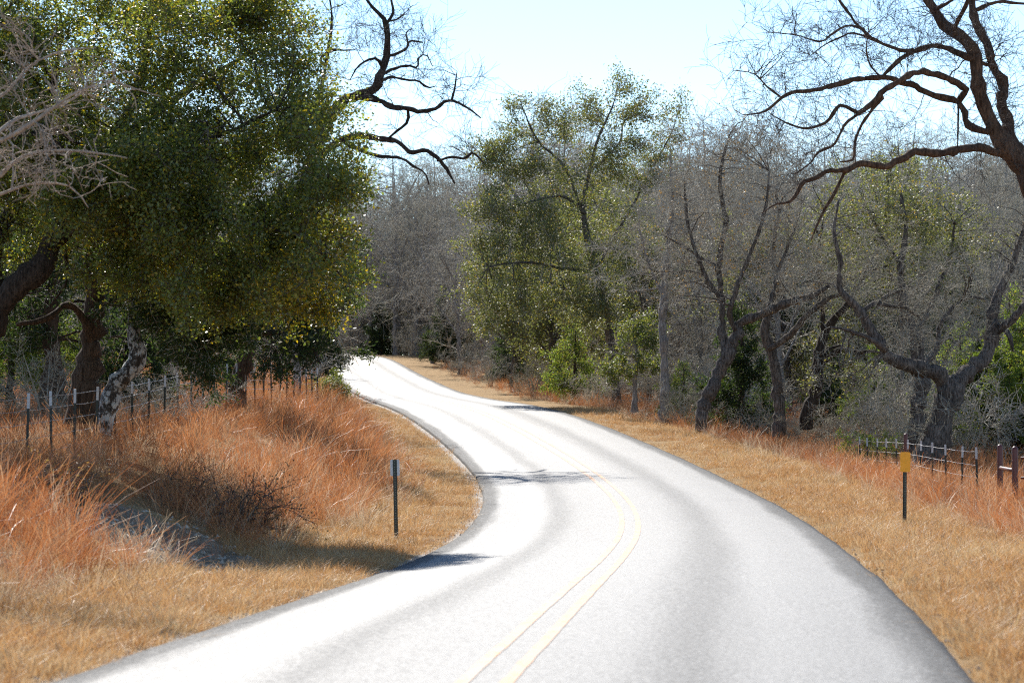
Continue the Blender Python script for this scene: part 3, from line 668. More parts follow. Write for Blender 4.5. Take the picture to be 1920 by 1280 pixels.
tree('black_barked_oak_tree', 'black barked oak with low crooked side limb left of the forked oak', 'tree',
     PL(d, [(1512, 792, 0, 30), (1516, 767, 0, 27), (1528, 724, 0, 25), (1531, 683, 0, 24), (1534, 655, 0, 22), (1544, 627, 0, 20), (1569, 596, 0, 16), (1585, 575, 0, 14), (1620, 520, .3, 12), (1650, 450, .5, 10), (1665, 370, .6, 6), (1660, 300, .6, 3)],
        [(1534, 692, 0, 15), (1541, 684, -.1, 14), (1556, 667, -.3, 13), (1578, 655, -.5, 12), (1600, 661, -.8, 9), (1634, 658, -1, 6), (1660, 664, -1.1, 3)],
        [(1540, 670, 0, 9), (1558, 652, .3, 8), (1580, 648, .5, 6)],
        [(1544, 627, 0, 11), (1540, 560, .3, 9), (1530, 480, .5, 7), (1545, 400, .7, 4)]),
     PB(d, (1660, 350, .5, 80, 70, 1.8), (1720, 400, .5, 80, 70, 1.6), (1560, 430, .5, 80, 80, 1.6), (1640, 480, .4, 90, 60, 1.5), (1590, 690, -.6, 60, 40, .8, 900), (1655, 300, .5, 40, 30, .8, 900)), n1=34, n2=180, n3=1300,
     leaf=dict(n=11000, size=.10, spread=.10, pal='oak_far', mat='leaf_far'), bark='bark_dark', twig='twig_grey', seed=25, rk1=.011)
tree('curving_oak_tree', 'slim oak trunk curving left in front of the dark cedar', 'tree',
     PL(d, [(1459, 815, 0, 30), (1458, 793, 0, 27), (1455, 732, 0, 25), (1445, 665, 0, 23), (1430, 628, 0, 21), (1433, 598, 0, 19), (1450, 540, .2, 14), (1445, 460, .3, 10), (1460, 380, .4, 6)],
        [(1440, 655, 0, 12), (1478, 631, -.4, 14), (1510, 595, -.8, 13), (1545, 568, -1, 12), (1576, 554, -1.2, 9), (1610, 545, -1.4, 5)]),
     PB(d, (1450, 420, .4, 80, 80, 1.6), (1480, 520, 0, 90, 60, 1.4), (1560, 520, -1, 80, 50, 1.2)), n1=26, n2=150, n3=1200, n4=900, bark='bark_oak', twig='twig_grey', seed=26)
# ---- leaning bare oak close to the road, right of centre
d = 97
tree('roadside_bare_oak_tree', 'leaning grey bare oak forking low at the right road edge', 'tree',
     PL(d, [(1318, 835, 0, 27), (1320, 815, 0, 26), (1324, 759, 0, 30), (1344, 716, 0, 29), (1361, 665, 0, 27), (1381, 625, 0, 25), (1391, 601, 0, 21), (1441, 578, -.5, 19), (1482, 561, -.8, 18), (1522, 551, -1, 14), (1560, 530, -1.2, 8)],
        [(1358, 670, 0, 19), (1360, 648, .2, 18), (1352, 618, .3, 16), (1354, 564, .3, 14), (1345, 500, .4, 13), (1360, 420, .5, 11), (1350, 330, .5, 8), (1372, 250, .5, 4)],
        [(1381, 620, 0, 14), (1367, 578, -.4, 12), (1376, 545, -.5, 11), (1400, 480, -.6, 9), (1430, 400, -.7, 7), (1440, 320, -.7, 4)],
        [(1354, 564, .3, 10), (1310, 500, 0, 9), (1285, 420, -.2, 7), (1280, 340, -.3, 4)],
        [(1345, 500, .4, 8), (1290, 470, .9, 6), (1240, 440, 1.2, 4)],
        [(1441, 578, -.5, 10), (1460, 500, -.2, 8), (1490, 430, 0, 5)]),
     PB(d, (1370, 300, .3, 100, 75, 2), (1290, 380, 0, 80, 90, 2), (1440, 390, -.4, 80, 90, 1.8), (1350, 440, .3, 120, 80, 2), (1300, 520, 0, 90, 60, 1.6, 5000), (1470, 500, -.5, 70, 60, 1.4, 4000), (1380, 250, .4, 70, 30, 1.2)),
     n1=110, n2=800, n3=4200, n4=2200, bark='bark_oak', twig='twig_grey', seed=27, rk1=.010, rk2=.007, tr=(.0085, .005), tw=(.3, .85), leaf=dict(n=2500, size=.08, spread=.08, pal='brown', mat='leaf_far'))
tree('pale_straight_tree', 'straight pale grey trunk rising beside the leaning bare oak', 'tree',
     PL(104, [(1245, 780, 0, 22), (1246, 730, 0, 19), (1247, 640, 0, 18), (1246, 560, 0, 17), (1250, 480, 0, 13), (1262, 390, 0, 9), (1255, 290, 0, 4)],
        [(1246, 560, 0, 8), (1220, 500, .5, 6), (1200, 430, .7, 4)]),
     PB(104, (1250, 400, 0, 80, 100, 1.8), (1210, 480, .4, 80, 60, 1.5)), n1=24, n2=170, n3=1500, n4=1500, bark='bark_grey', twig='twig_grey', seed=28)

# ---- big live oak centre
d = 127
tree('tall_live_oak_tree', 'tall live oak with sparse glossy crown rising highest above the centre', 'tree',
     PL(d, [(1160, 770, 0, 21.2), (1158, 720, 0, 19.1), (1150, 650, 0, 18), (1140, 580, 0, 17), (1120, 510, 0, 15.9), (1105, 440, 0, 14.4), (1098, 380, 0, 11.7), (1110, 320, 0, 9.05), (1125, 260, 0, 6.36), (1150, 200, 0, 3.71), (1160, 160, 0, 1.59)],
        [(1098, 400, 0, 8.5), (1060, 370, -.5, 6.9), (1015, 370, -1, 5.83), (970, 385, -1.5, 4.24), (930, 400, -1.8, 2.65)],
        [(1100, 420, 0, 7.96), (1060, 320, .5, 6.36), (1010, 270, .8, 5.3), (985, 220, 1, 3.18), (975, 190, 1, 1.59)],
        [(1120, 510, 0, 9.05), (1050, 500, -1, 7.43), (980, 490, -2, 5.83), (920, 500, -2.5, 3.71)],
        [(1110, 320, 0, 5.3), (1160, 270, .4, 4.24), (1168, 230, .5, 3.71), (1195, 215, .6, 2.12)],
        [(1120, 500, 0, 7.43), (1180, 400, .5, 5.83), (1220, 320, .8, 4.24), (1260, 250, 1, 2.65), (1275, 200, 1, 1.06)],
        [(1140, 580, 0, 6.9), (1110, 560, -1.5, 5.3), (1060, 540, -2, 3.71)]),
     PB(d, (970, 230, .8, 42, 45, 1.4), (1060, 230, .5, 60, 50, 1.6), (1150, 200, .3, 80, 45, 1.8), (1160, 160, .3, 18, 28, .5, 700), (1255, 240, 1, 32, 50, 1.2), (950, 300, 0, 60, 45, 1.4), (1040, 330, 0, 80, 55, 1.8), (1160, 300, 0, 90, 60, 2),
        (920, 400, -1.5, 55, 55, 1.4), (1000, 430, -1.5, 80, 55, 1.6), (930, 500, -2, 65, 55, 1.5), (1090, 490, -1, 90, 60, 1.7), (1150, 420, .3, 80, 50, 1.8, 2600), (1010, 560, -2, 80, 50, 1.5), (1120, 570, -1.5, 70, 50, 1.4), (900, 570, -2, 40, 50, 1.2, 1300)),
     n1=90, n2=700, n3=4500, leaf=dict(n=76000, size=.105, spread=.19, pal='oak_far', mat='leaf_far', aspect=.6,
        patch=[(at(900, 480, 114), np.array([1.2, 2, 2.2]), 'oak_yellow'), (at(960, 395, 115), np.array([.6, 2, .5]), 'oak_yellow')]),
     bark='bark_oak', twig='twig_grey', seed=31, rk1=.013, tw=(.3, .7))
tree('leafy_oak_sapling', 'young oak with yellow green leaves at the wood edge by the road', 'tree',
     PL(108, [(1190, 760, 0, 12), (1188, 720, 0, 10), (1192, 670, 0, 8), (1185, 620, 0, 5), (1190, 590, 0, 2)]),
     PB(108, (1190, 650, 0, 60, 35, 1), (1165, 690, 0, 40, 30, .8), (1230, 690, 0, 30, 30, .7), (1190, 610, 0, 35, 25, .7)), n1=16, n2=70, n3=420,
     leaf=dict(n=8000, size=.09, spread=.09, pal='shrub', mat='leaf_far'), bark='bark_grey', twig='twig_grey', seed=32, tw=(.2, .45))

# ---- foreground bare twigs leaning in from the left, out of focus in the photo
d = 33
tree('near_bare_tree', 'pale bare branches reaching in front of the oak from the left edge', 'tree',
     PL(d, [(-420, 1010, 0, 60), (-410, 800, 0, 52), (-370, 620, 0, 46), (-300, 480, 0, 40), (-230, 370, 0, 34), (-180, 260, 0, 26), (-160, 150, 0, 18), (-140, 40, 0, 10)],
        [(-230, 370, 0, 22), (-130, 330, -.3, 16), (-40, 280, -.5, 12), (30, 250, -.6, 10), (90, 210, -.7, 8), (150, 170, -.8, 5), (210, 155, -.9, 3)],
        [(-40, 280, -.5, 9), (20, 230, -.2, 8), (60, 215, 0, 6), (130, 190, 0, 5), (190, 150, .1, 4), (250, 165, .1, 3), (300, 180, .2, 2)],
        [(-230, 370, 0, 18), (-120, 350, .4, 14), (-20, 340, .6, 11), (50, 290, .7, 8), (120, 280, .8, 6), (180, 285, .8, 4), (240, 295, .9, 2)],
        [(-180, 260, 0, 14), (-90, 200, .3, 11), (0, 180, .5, 8), (60, 120, .6, 6), (120, 95, .7, 4), (180, 90, .7, 2)],
        [(-120, 350, .4, 10), (-30, 370, .8, 8), (60, 345, 1, 6), (130, 350, 1, 4), (165, 390, 1, 2)]),
     PB(d, (60, 180, 0, 110, 60, .9), (60, 290, .5, 110, 60, .9), (-60, 250, 0, 110, 100, 1.2), (180, 170, 0, 70, 40, .6), (130, 320, .6, 70, 50, .6), (30, 100, .4, 90, 40, .7), (-150, 100, 0, 100, 110, 1)),
     n1=26, n2=130, n3=500, n4=520, bark='twig_tan', twig='twig_tan', seed=41, tr=(.008, .0045), tw=(.2, .5), rk1=.006, rk2=.006, up=.03)

# ------------------------------------------------------------------ generic trees: one of each kind, copied
def rel(pts): return np.array(pts, float)
def proto_bare(seed, h=9.5, spread=3.2, label='', loc=(0, 0), **kw):
    rng = np.random.default_rng(seed)
    x, y = loc; z = gz(x, y)
    lean = rng.normal(size=2) * .35
    tr = [[0, 0, 0, .17], [lean[0] * .3, lean[1] * .3, h * .2, .14], [lean[0] * .7, lean[1] * .7, h * .4, .11], [lean[0], lean[1], h * .62, .075], [lean[0] * 1.2, lean[1] * 1.1, h * .85, .035], [lean[0] * 1.3, lean[1] * 1.2, h * .97, .012]]
    limbs = [rel(tr)]
    for k in range(9):
        a = k * 1.05 * 2 + rng.uniform(-.4, .4); h0 = h * rng.uniform(.22, .6); L = spread * rng.uniform(.6, 1.0)
        f = h0 / h; sx, sy = lean[0] * f * 1.4, lean[1] * f * 1.4
        limbs.append(rel([[sx, sy, h0, .07], [sx + math.cos(a) * L * .3, sy + math.sin(a) * L * .3, h0 + h * .10, .055], [sx + math.cos(a) * L * .65, sy + math.sin(a) * L * .65, h0 + h * .2, .035], [sx + math.cos(a) * L, sy + math.sin(a) * L, h0 + h * .27, .012]]))
    for L in limbs: L[:, 0] += x; L[:, 1] += y; L[:, 2] += z
    bl = [(np.array([x + rng.normal() * spread * .35, y + rng.normal() * spread * .35, z + h * u_]), np.array([spread * .65, spread * .65, h * .17]), 1.) for u_ in (.32, .42, .52, .6, .68, .76, .84)]
    kw = dict(dict(n1=90, n2=480, n3=1700, n4=300, bark='bark_grey', twig='twig_grey', rk1=.012, rk2=.009, tr=(.0125, .006), tw=(.35, 1.05), twwig=.24), **kw)
    return tree('bare_tree', label, 'tree', limbs, bl, seed=seed, **kw)
def proto_cedar(seed, h=5.5, rad=1.7, label='', loc=(0, 0), pal='cedar', n=26000, name='cedar_tree', group=None):
    rng = np.random.default_rng(seed); x, y = loc; z = gz(x, y)
    L = rel([[0, 0, 0, .13], [.05, 0, h * .3, .10], [.1, .05, h * .6, .06], [.08, .1, h * .93, .015]]); L[:, 0] += x; L[:, 1] += y; L[:, 2] += z
    bl = []
    for u_ in (.14, .24, .34, .45, .56, .67, .78, .88):
        r = rad * (1.08 - u_) ** .8
        for k in range(3):
            a = rng.uniform(0, 6.28); bl.append((np.array([x + math.cos(a) * r * .5, y + math.sin(a) * r * .5, z + h * u_]), np.array([r * .6, r * .6, h * .07]), r * r))
    return tree(name, label, 'tree', [L], bl, n1=50, n2=330, n3=1500, leaf=dict(n=n, size=.11, spread=.07, pal=pal, aspect=.38, align=.6, mat='needle'), bark='bark_cedar', twig='twig_dark', seed=seed, up=-.02, arch=.02, tw=(.2, .5), group=group)
def proto_oak(seed, h=10, spread=3.6, label='', loc=(0, 0), n=30000):
    return_ = proto_bare(seed, h, spread, label, loc, n1=44, n2=280, n3=1700, n4=0, leaf=dict(n=n, size=.13, spread=.15, pal='oak_far', mat='leaf_far', aspect=.6), bark='bark_oak', twig='twig_dark')
    return_.name = 'oak_tree'; return return_
def proto_brush(seed, h=2.0, rad=1.2, label='', loc=(0, 0), leaf=None, name='bare_shrub', twig='twig_grey', n3=900):
    rng = np.random.default_rng(seed); x, y = loc; z = gz(x, y); limbs = []
    for k in range(9):
        a = rng.uniform(0, 6.28); r = rad * rng.uniform(.3, .9); b = rng.normal(size=2) * .12
        L = rel([[b[0], b[1], -.05, .022], [b[0] + math.cos(a) * r * .3, b[1] + math.sin(a) * r * .3, h * .4, .017], [b[0] + math.cos(a) * r * .8, b[1] + math.sin(a) * r * .8, h * rng.uniform(.7, 1), .006]])
        L[:, 0] += x; L[:, 1] += y; L[:, 2] += z; limbs.append(L)
    bl = [(np.array([x, y, z + h * .6]), np.array([rad, rad, h * .4]), 1.), (np.array([x, y, z + h * .3]), np.array([rad * .8, rad * .8, h * .25]), .6)]
    r = tree(name, label, 'shrub', limbs, bl, n1=20, n2=110, n3=n3, n4=n3 // 2, leaf=leaf, bark='twig_grey' if twig == 'twig_grey' else twig, twig=twig, seed=seed, tw=(.2, .55), tr=(.008, .005), rk1=.008, rk2=.007, sides=6, base=(x, y, z))
    return r
def place(px, d, zoff=0.0):
    x = (px - 960) / F * d; return (x, d)
def cp(root, px, d, rz, sc, label, group=None):
    x, y = place(px, d); return copy_tree(root, (x, y, gz(x, y)), rz, sc, label, group)

# bare trees along the far right of the road, where it climbs
B1 = proto_bare(51, 11, 3.3, 'bare grey tree with dark trunk at the far wood edge beside the crest', place(812, 219))
B2 = proto_bare(52, 11, 3.6, 'bare tree with pale grey trunk standing beside the climbing road', place(862, 200))
B3 = proto_bare(53, 11.5, 3.0, 'bare tree tangled behind the sparse crowned live oak at its left', place(905, 204))
WOODS = 'bare grey trees massed in the far wood'
for i, (px, d, k, rz, s, lab) in enumerate([
    (742, 242, 0, 1.1, 1.2, 'bare tree at the far wood edge just right of the road crest'),
    (692, 249, 1, 2.0, 1.25, 'bare tree directly above the far end of the road'),
    (640, 262, 2, .4, 1.25, 'bare tree half hidden behind the cedar left of the road crest'),
    (780, 242, 2, 2.9, 1.25, 'bare tree filling the gap above the climbing road'),
    (838, 229, 1, 3.9, 1.2, 'bare tree between the dark trunk and the pale trunk'),
    (925, 192, 0, 2.2, 1.05, 'bare tree beside the climbing road left of the tall live oak')]):
    cp((B1, B2, B3)[k], px, d, rz, s, lab)
OK1 = proto_oak(61, 10, 3.6, 'leafy oak behind the sparse crowned live oak on its right', place(1215, 140))
OK2 = proto_oak(62, 9, 3.8, 'leafy oak showing between the bare oaks right of centre', place(1480, 128), 24000)
for px, d, k, rz, s, lab in [
    (1690, 120, 0, 1.0, .92, 'leafy oak whose crown shows under the arching lower limb'),
    (1830, 125, 1, 2.2, .95, 'leafy oak behind the forked oak near the right edge'),
    (1030, 150, 1, .7, .95, 'leafy oak behind the live oak above the light green cedar'),
    (960, 165, 0, 3.0, .8, 'leafy oak farther back beside the climbing road')]:
    cp((OK1, OK2)[k], px, d, rz, s, lab)
# left wood behind the oak
for px, d, k, rz, s, lab in [
    (330, 78, 0, .5, .85, 'bare tree hidden behind the crown of the large live oak'),
    (60, 74, 1, 1.9, .85, 'bare tree behind the dark leaning trunk at the left edge'),
    (560, 100, 2, 3.0, .95, 'bare tree behind the roadside cedar'),
    (545, 122, 0, 4.1, .9, 'grey bare tree under the lowest black limb beside the road'),
    (520, 150, 1, 2.6, 1.0, 'grey bare tree farther back left of the road where it climbs')]:
    cp((B1, B2, B3)[k], px, d, rz, s, lab)

CD1 = proto_cedar(71, 5.6, 1.9, 'dark cedar in the shade right of the leaning bare oak', place(1388, 106))
CD2 = proto_cedar(72, 4.0, 1.75, 'light green cedar at the wood edge beside the climbing road', place(1075, 133), 'cedar_light', 11000)
CD3 = proto_cedar(73, 6.2, 2.4, 'bushy green cedar at the right edge behind the pipe fence', place(1890, 98), 'cedar_light', 32000)
for px, d, k, rz, s, lab in [
    (1805, 104, 2, 2.0, .8, 'bushy green cedar right behind the forked oak trunk'),
    (1640, 108, 2, 4.0, .62, 'low green cedar behind the white tipped right fence'),
    (1690, 112, 0, 3.0, .62, 'low dark cedar left of the upright oak trunk'),
    (1950, 100, 0, 1.0, 1.0, 'dark cedar cut by the right edge of the view'),
    (838, 214, 0, 2.0, 1.1, 'dark cedar between the two slim trunks beside the climbing road'),
    (715, 246, 0, .7, .9, 'dark cedar at the crest of the road'),
    (520, 165, 2, 1.7, 1.0, 'cedar on the left just below the road crest'),
    (545, 140, 0, 4.0, 1.9, 'tall dark cedar behind the bare crooked limbs left of the road'),
    (1278, 112, 1, 5.0, .7, 'small green cedar left of the leaning bare oak'),
    (1560, 112, 0, 5.2, .65, 'small dark cedar behind the black barked oak'),
    (240, 70, 0, 2.2, .8, 'shaded cedar behind the lichen covered trunk'),
    (20, 66, 2, .9, .8, 'shaded cedar at the left edge behind the fence'),
    (360, 88, 0, 3.3, .9, 'shaded cedar farther along behind the left fence'),
    (960, 179, 0, 1.2, .9, 'small dark cedar below the live oak beside the road')]:
    x, y = place(px, d)
    cp((CD1, CD2, CD3)[k], px, d, rz, s, lab)

BR1 = proto_brush(81, 2.0, 1.3, 'grey twiggy bush at the wood edge left of the light green cedar', place(1000, 150))
BR2 = proto_brush(82, 1.7, 1.4, 'grey twiggy bush below the black barked oak', place(1560, 100))
for px, d, k, rz, s, lab in [
    (1120, 127, 1, 1.0, 1.0, 'grey twiggy bush between the light green cedar and the oak sapling'),
    (1275, 103, 0, 2.0, .8, 'grey twiggy bush left of the leaning bare oak'),
    (1420, 103, 0, 3.0, .85, 'grey twiggy bush at the foot of the curving oak trunk'),
    (1490, 102, 1, .4, .9, 'grey twiggy bush between the curving and the black barked oaks'),
    (1630, 98, 0, 4.0, .95, 'grey twiggy bush behind the left end of the right fence'),
    (1680, 97, 1, 5.0, .9, 'grey twiggy bush left of the forked oak base'),
    (1810, 96, 1, 2.2, .8, 'grey twiggy bush right of the forked oak base'),
    (920, 177, 0, .2, 1.1, 'grey twiggy bush beside the climbing road'),
    (868, 198, 1, 1.3, 1.2, 'grey twiggy bush at the foot of the pale trunk'),
    (770, 232, 0, 3.2, 1.2, 'grey twiggy bush near the crest on the right verge'),
    (1350, 108, 1, 4.4, .9, 'grey twiggy bush behind the leaning bare oak'),
    (90, 60, 0, .8, .8, 'tangled twiggy bush behind the left fence'),
    (300, 63, 1, 2.6, .8, 'tangled twiggy bush right of the lichen covered trunk'),
    (560, 116, 1, 3.6, 1.1, 'grey twiggy bush beyond the green shrub on the left verge')]:
    cp((BR1, BR2)[k], px, d, rz, s, lab)
proto_brush(83, 1.05, .85, 'low green leafy shrub on the left verge at the road edge', place(617, 108), dict(n=9000, size=.075, spread=.07, pal='shrub', mat='leaf_far'), 'green_shrub', 'twig_dark', 500)
DK = proto_brush(85, .75, .8, 'dark leafless brush on the left bank right of the bare soil', (at(450, 930, 46.2)[0], 46.2), dict(n=900, size=.05, spread=.08, pal='brown', mat='leaf_far'), 'dark_brush', 'twig_dark', 260)
cp(DK, 350, 47.0, 1.3, .8, 'dark leafless brush on the left bank above the bare soil')
cp(DK, 120, 40.5, 2.6, .75, 'dark leafless brush on the left bank left of the bare soil')
proto_brush(84, 1.0, .7, 'yellow green feathery shrub at the left end of the right fence', place(1618, 92), dict(n=5000, size=.09, spread=.06, pal='cedar_light', aspect=.3, mat='needle'), 'yellow_shrub', 'twig_tan', 300)


# ------------------------------------------------------------------ the deep wood behind: one mass (stuff)
def wood(name, label, roots, PX, PY, scl, seed, pick=None):
    rng = np.random.default_rng(seed); n_ = len(PX); PZ = ground(PX, PY) - .03
    col = bpy.data.collections.new(name + '_kinds')
    for i, r_ in enumerate(roots):
        cc = bpy.data.collections.new('%s_kind_%02d' % (name, i)); col.children.link(cc)
        for ch in r_.children: cc.objects.link(bpy.data.objects.new(ch.name.split('.')[0], ch.data))
    pick = rng.integers(0, len(roots), n_) if pick is None else pick
    return gn_scatter(name, label, 'wood', col, np.c_[PX, PY, PZ], np.c_[rng.normal(size=n_) * .03, rng.normal(size=n_) * .03, rng.uniform(0, 6.28, n_)], scl, pick)
rw = np.random.default_rng(7)
Y = rw.uniform(98, 330, 2600); X = rw.uniform(-1, 1, 2600) * (Y * .20 + 4); z_, s_, t_ = ground(X, Y, True); tl = np.abs(t_) - RW
ok = (tl > 7.5) & ((t_ > 0) | (Y > 100)) & (rw.random(2600) < np.where(t_ > 0, .28, .24) * np.where(Y > 215, 1.3, np.clip(150 / Y, .4, 1)))
X, Y, tl = X[ok], Y[ok], tl[ok]
sel = []
for i in range(len(X)):
    if all((X[i] - X[j]) ** 2 + (Y[i] - Y[j]) ** 2 > 7 for j in sel): sel.append(i)
X, Y = X[sel], Y[sel]; n_ = len(X)
wood('far_wood', 'dense grey wood of bare trees and cedars behind the roadside trees', [B1, B2, B3, B1, B2, B3, B1, B2, OK2, CD1], X, Y, rw.uniform(.85, 1.2, n_) * np.clip(Y / 145, .82, 1.5), 3)
Y = rw.uniform(95, 260, 1500); X = rw.uniform(-1, 1, 1500) * (Y * .20 + 3); z_, s_, t_ = ground(X, Y, True); tl = np.abs(t_) - RW
ok = (tl > np.where(t_ > 0, 6.5, 7.5)) & (tl < 20) & (rw.random(1500) < .26)
wood('undergrowth', 'tangled grey undergrowth of twiggy bushes under the trees', [BR1, BR2], X[ok], Y[ok], rw.uniform(1.0, 2.0, ok.sum()), 4)

# ------------------------------------------------------------------ fences, markers
M['post_green'] = plain('post_green', (.022, .028, .022), .5, .4)
M['post_white'] = plain('post_white', (.5, .5, .5), .5, .4)
M['wire'] = plain('galvanised_wire', (.52, .52, .53), .35, .5, .6)
M['red_pipe'] = plain('red_oxide_pipe', (.11, .028, .018), .42, .5)
M['marker_post'] = plain('marker_post_green', (.012, .022, .016), .35, .5)
M['plate_yellow'] = plain('plate_yellow', (.93, .40, .006), .38, .5, 0, .05)
M['plate_back'] = plain('plate_back', (.55, .55, .56), .4, .4, .3, .06)
M['hole'] = plain('hole_pale', (.45, .42, .34), .7)
M['stone'] = plain('pale_limestone', (.46, .41, .33), .9, .2, 0, .25, 20)

def tpost_mesh(z0, z1):
    g = Geo(); h = (z1 - z0) / 2; c = (z0 + z1) / 2
    g.box((0, 0, c), (.023, .004, h)); g.box((0, .0215, c), (.004, .0175, h))
    zz = z0 + .05
    while zz < z1 - .03:
        g.box((0, -.0065, zz), (.009, .0025, .011)); zz += .055
    return g.mesh('post', smooth=False)
PH = 1.30
TP = tpost_mesh(-.25, PH - .25); TW = tpost_mesh(PH - .25 + .001, PH)
for me, mt in ((TP, 'post_green'), (TW, 'post_white')): me.materials.append(M[mt])
def fence(name, label, pts, wires, yaw):
    root = empty(name, (pts[0][0], pts[0][1], pts[0][2]), label, 'fence'); b = np.array(pts[0])
    rng = np.random.default_rng(5)
    zz_ = np.array([p[2] for p in pts]); co = np.polyfit(np.arange(len(zz_)), zz_, 5); pts = [(p[0], p[1], float(np.polyval(co, i_))) for i_, p in enumerate(pts)]
    for p in pts:
        o = link('post', TP, None, root, Vector(np.array(p) - b)); o.rotation_euler = (rng.normal() * .02, rng.normal() * .02, yaw + rng.normal() * .1)
        link('white_tip', TW, None, o)
    for hz in wires:
        g = Geo(); P = []
        for a, c in zip(pts[:-1], pts[1:]):
            a = np.array(a); c = np.array(c)
            for u_ in np.linspace(0, 1, 5)[:-1]:
                q_ = a * (1 - u_) + c * u_; q_[2] += hz - .006 * 4 * u_ * (1 - u_) + rng.normal() * .004; q_[1] -= .012; P.append(q_)
        q_ = np.array(pts[-1]); q_[2] += hz; P.append(q_)
        P = np.array(P) - b; g.tubes(P[None], np.full((1, len(P)), .0045), 5)
        link('wire', g.mesh('wire'), M['wire'], root)
    return root
lp = []
for i in range(26):
    D = 44.0 + 2.25 * i; x = (1064 - 46884 / D - 960) / F * D; lp.append((x, D, gz(x, D)))
fence('wire_fence', 'wire fence on white tipped dark posts along the left bank', lp, (.30, .55, .80, 1.02, 1.22), .2)
rp_ = []
for i in range(11):
    D = 61.0 + 2.75 * i; x = 9.95 + .03 * (D - 60); x += .0; rp_.append((x, D, gz(x, D)))
fence('wire_fence', 'wire fence on white tipped posts beyond the right verge', rp_, (.40, .66, .92, 1.20), -.2)

def pipe(g, a, b, r, k=10):
    a = np.array(a, float); b = np.array(b, float); P = np.stack([a, (a + b) / 2, b])[None]; g.tubes(P, np.full((1, 3), r), k, True)
def pipe_post(loc, h, r, parent, b):
    g = Geo(); l = np.array(loc) - b
    zs = np.array([-.3, h * .5, h, h + r * .5, h + r * .85, h + r]); rs_ = np.array([1, 1, 1, .87, .53, .05]) * r
    P = np.stack([np.full(6, l[0]), np.full(6, l[1]), l[2] + zs], 1)[None]; g.tubes(P, rs_[None], 12, True)
    return link('post', g.mesh('post'), M['red_pipe'], parent)
pa = (at(1875, 838, 58.5)[0], 58.5); pb_ = (at(1903, 842, 55.5)[0], 55.5)
za, zb = gz(*pa), gz(*pb_); A = np.array([pa[0], pa[1], za]); Bq = np.array([pb_[0], pb_[1], zb])
hA = at(1875, 838, 58.5)[2] - za; hB = at(1902, 842, 55.5)[2] - zb
root = empty('pipe_fence', A, 'dark red pipe brace with two capped posts at the right edge', 'fence')
pipe_post(A, hA, .062, root, A); pipe_post(Bq, hB, .062, root, A)
g = Geo(); pipe(g, (A + [0, 0, hA * .70]) - A, (Bq + [0, 0, hB * .70]) - A, .038); link('rail', g.mesh('rail'), M['red_pipe'], root)
Cq = np.array([pb_[0] + 2.6, pb_[1] - 2.2, 0]); Cq[2] = gz(Cq[0], Cq[1])
groot = empty('pipe_gate', Bq, 'dark red pipe gate with upright bars cut off by the right edge', 'gate')
dv = (Cq - Bq); dv[2] = 0
for nm, hh in (('top_rail', hB * .88), ('middle_rail', hB * .60), ('bottom_rail', .22)):
    g = Geo(); pipe(g, dv * .04 + [0, 0, hh], dv + [0, 0, hh], .026, 8); link(nm, g.mesh(nm), M['red_pipe'], groot)
for k in range(14):
    g = Geo(); u_ = .06 + k * .07; pipe(g, dv * u_ + [0, 0, .22], dv * u_ + [0, 0, hB * .88], .009, 6); link('bar', g.mesh('bar'), M['red_pipe'], groot)
# lone brown pipe post in the right fence
x, y = 9.95 + .03 * 15.2, 75.2; z = gz(x, y)
root = empty('pipe_post', (x, y, z), 'lone dark red pipe post standing in the right fence', 'post')
pipe_post((x, y, z), 1.42, .055, root, np.array([x, y, z]))

def rounded_plate(w_, h_, r, th):
    pts = []
    for cx_, cy_, a0 in ((w_ / 2 - r, h_ / 2 - r, 0), (-w_ / 2 + r, h_ / 2 - r, 90), (-w_ / 2 + r, -h_ / 2 + r, 180), (w_ / 2 - r, -h_ / 2 + r, 270)):
        for k in range(5):
            a = math.radians(a0 + k * 22.5); pts.append((cx_ + r * math.cos(a), cy_ + r * math.sin(a)))
    n_ = len(pts); pts = np.array(pts)
    V = np.concatenate([np.c_[pts[:, 0], np.full(n_, -th / 2), pts[:, 1]], np.c_[pts[:, 0], np.full(n_, th / 2), pts[:, 1]]])
    me = bpy.data.meshes.new('plate')
    fs = [list(range(n_)), list(range(2 * n_ - 1, n_ - 1, -1))] + [[i, i + n_, (i + 1) % n_ + n_, (i + 1) % n_] for i in range(n_)]
    me.from_pydata(V.tolist(), [], fs); me.update(); return me
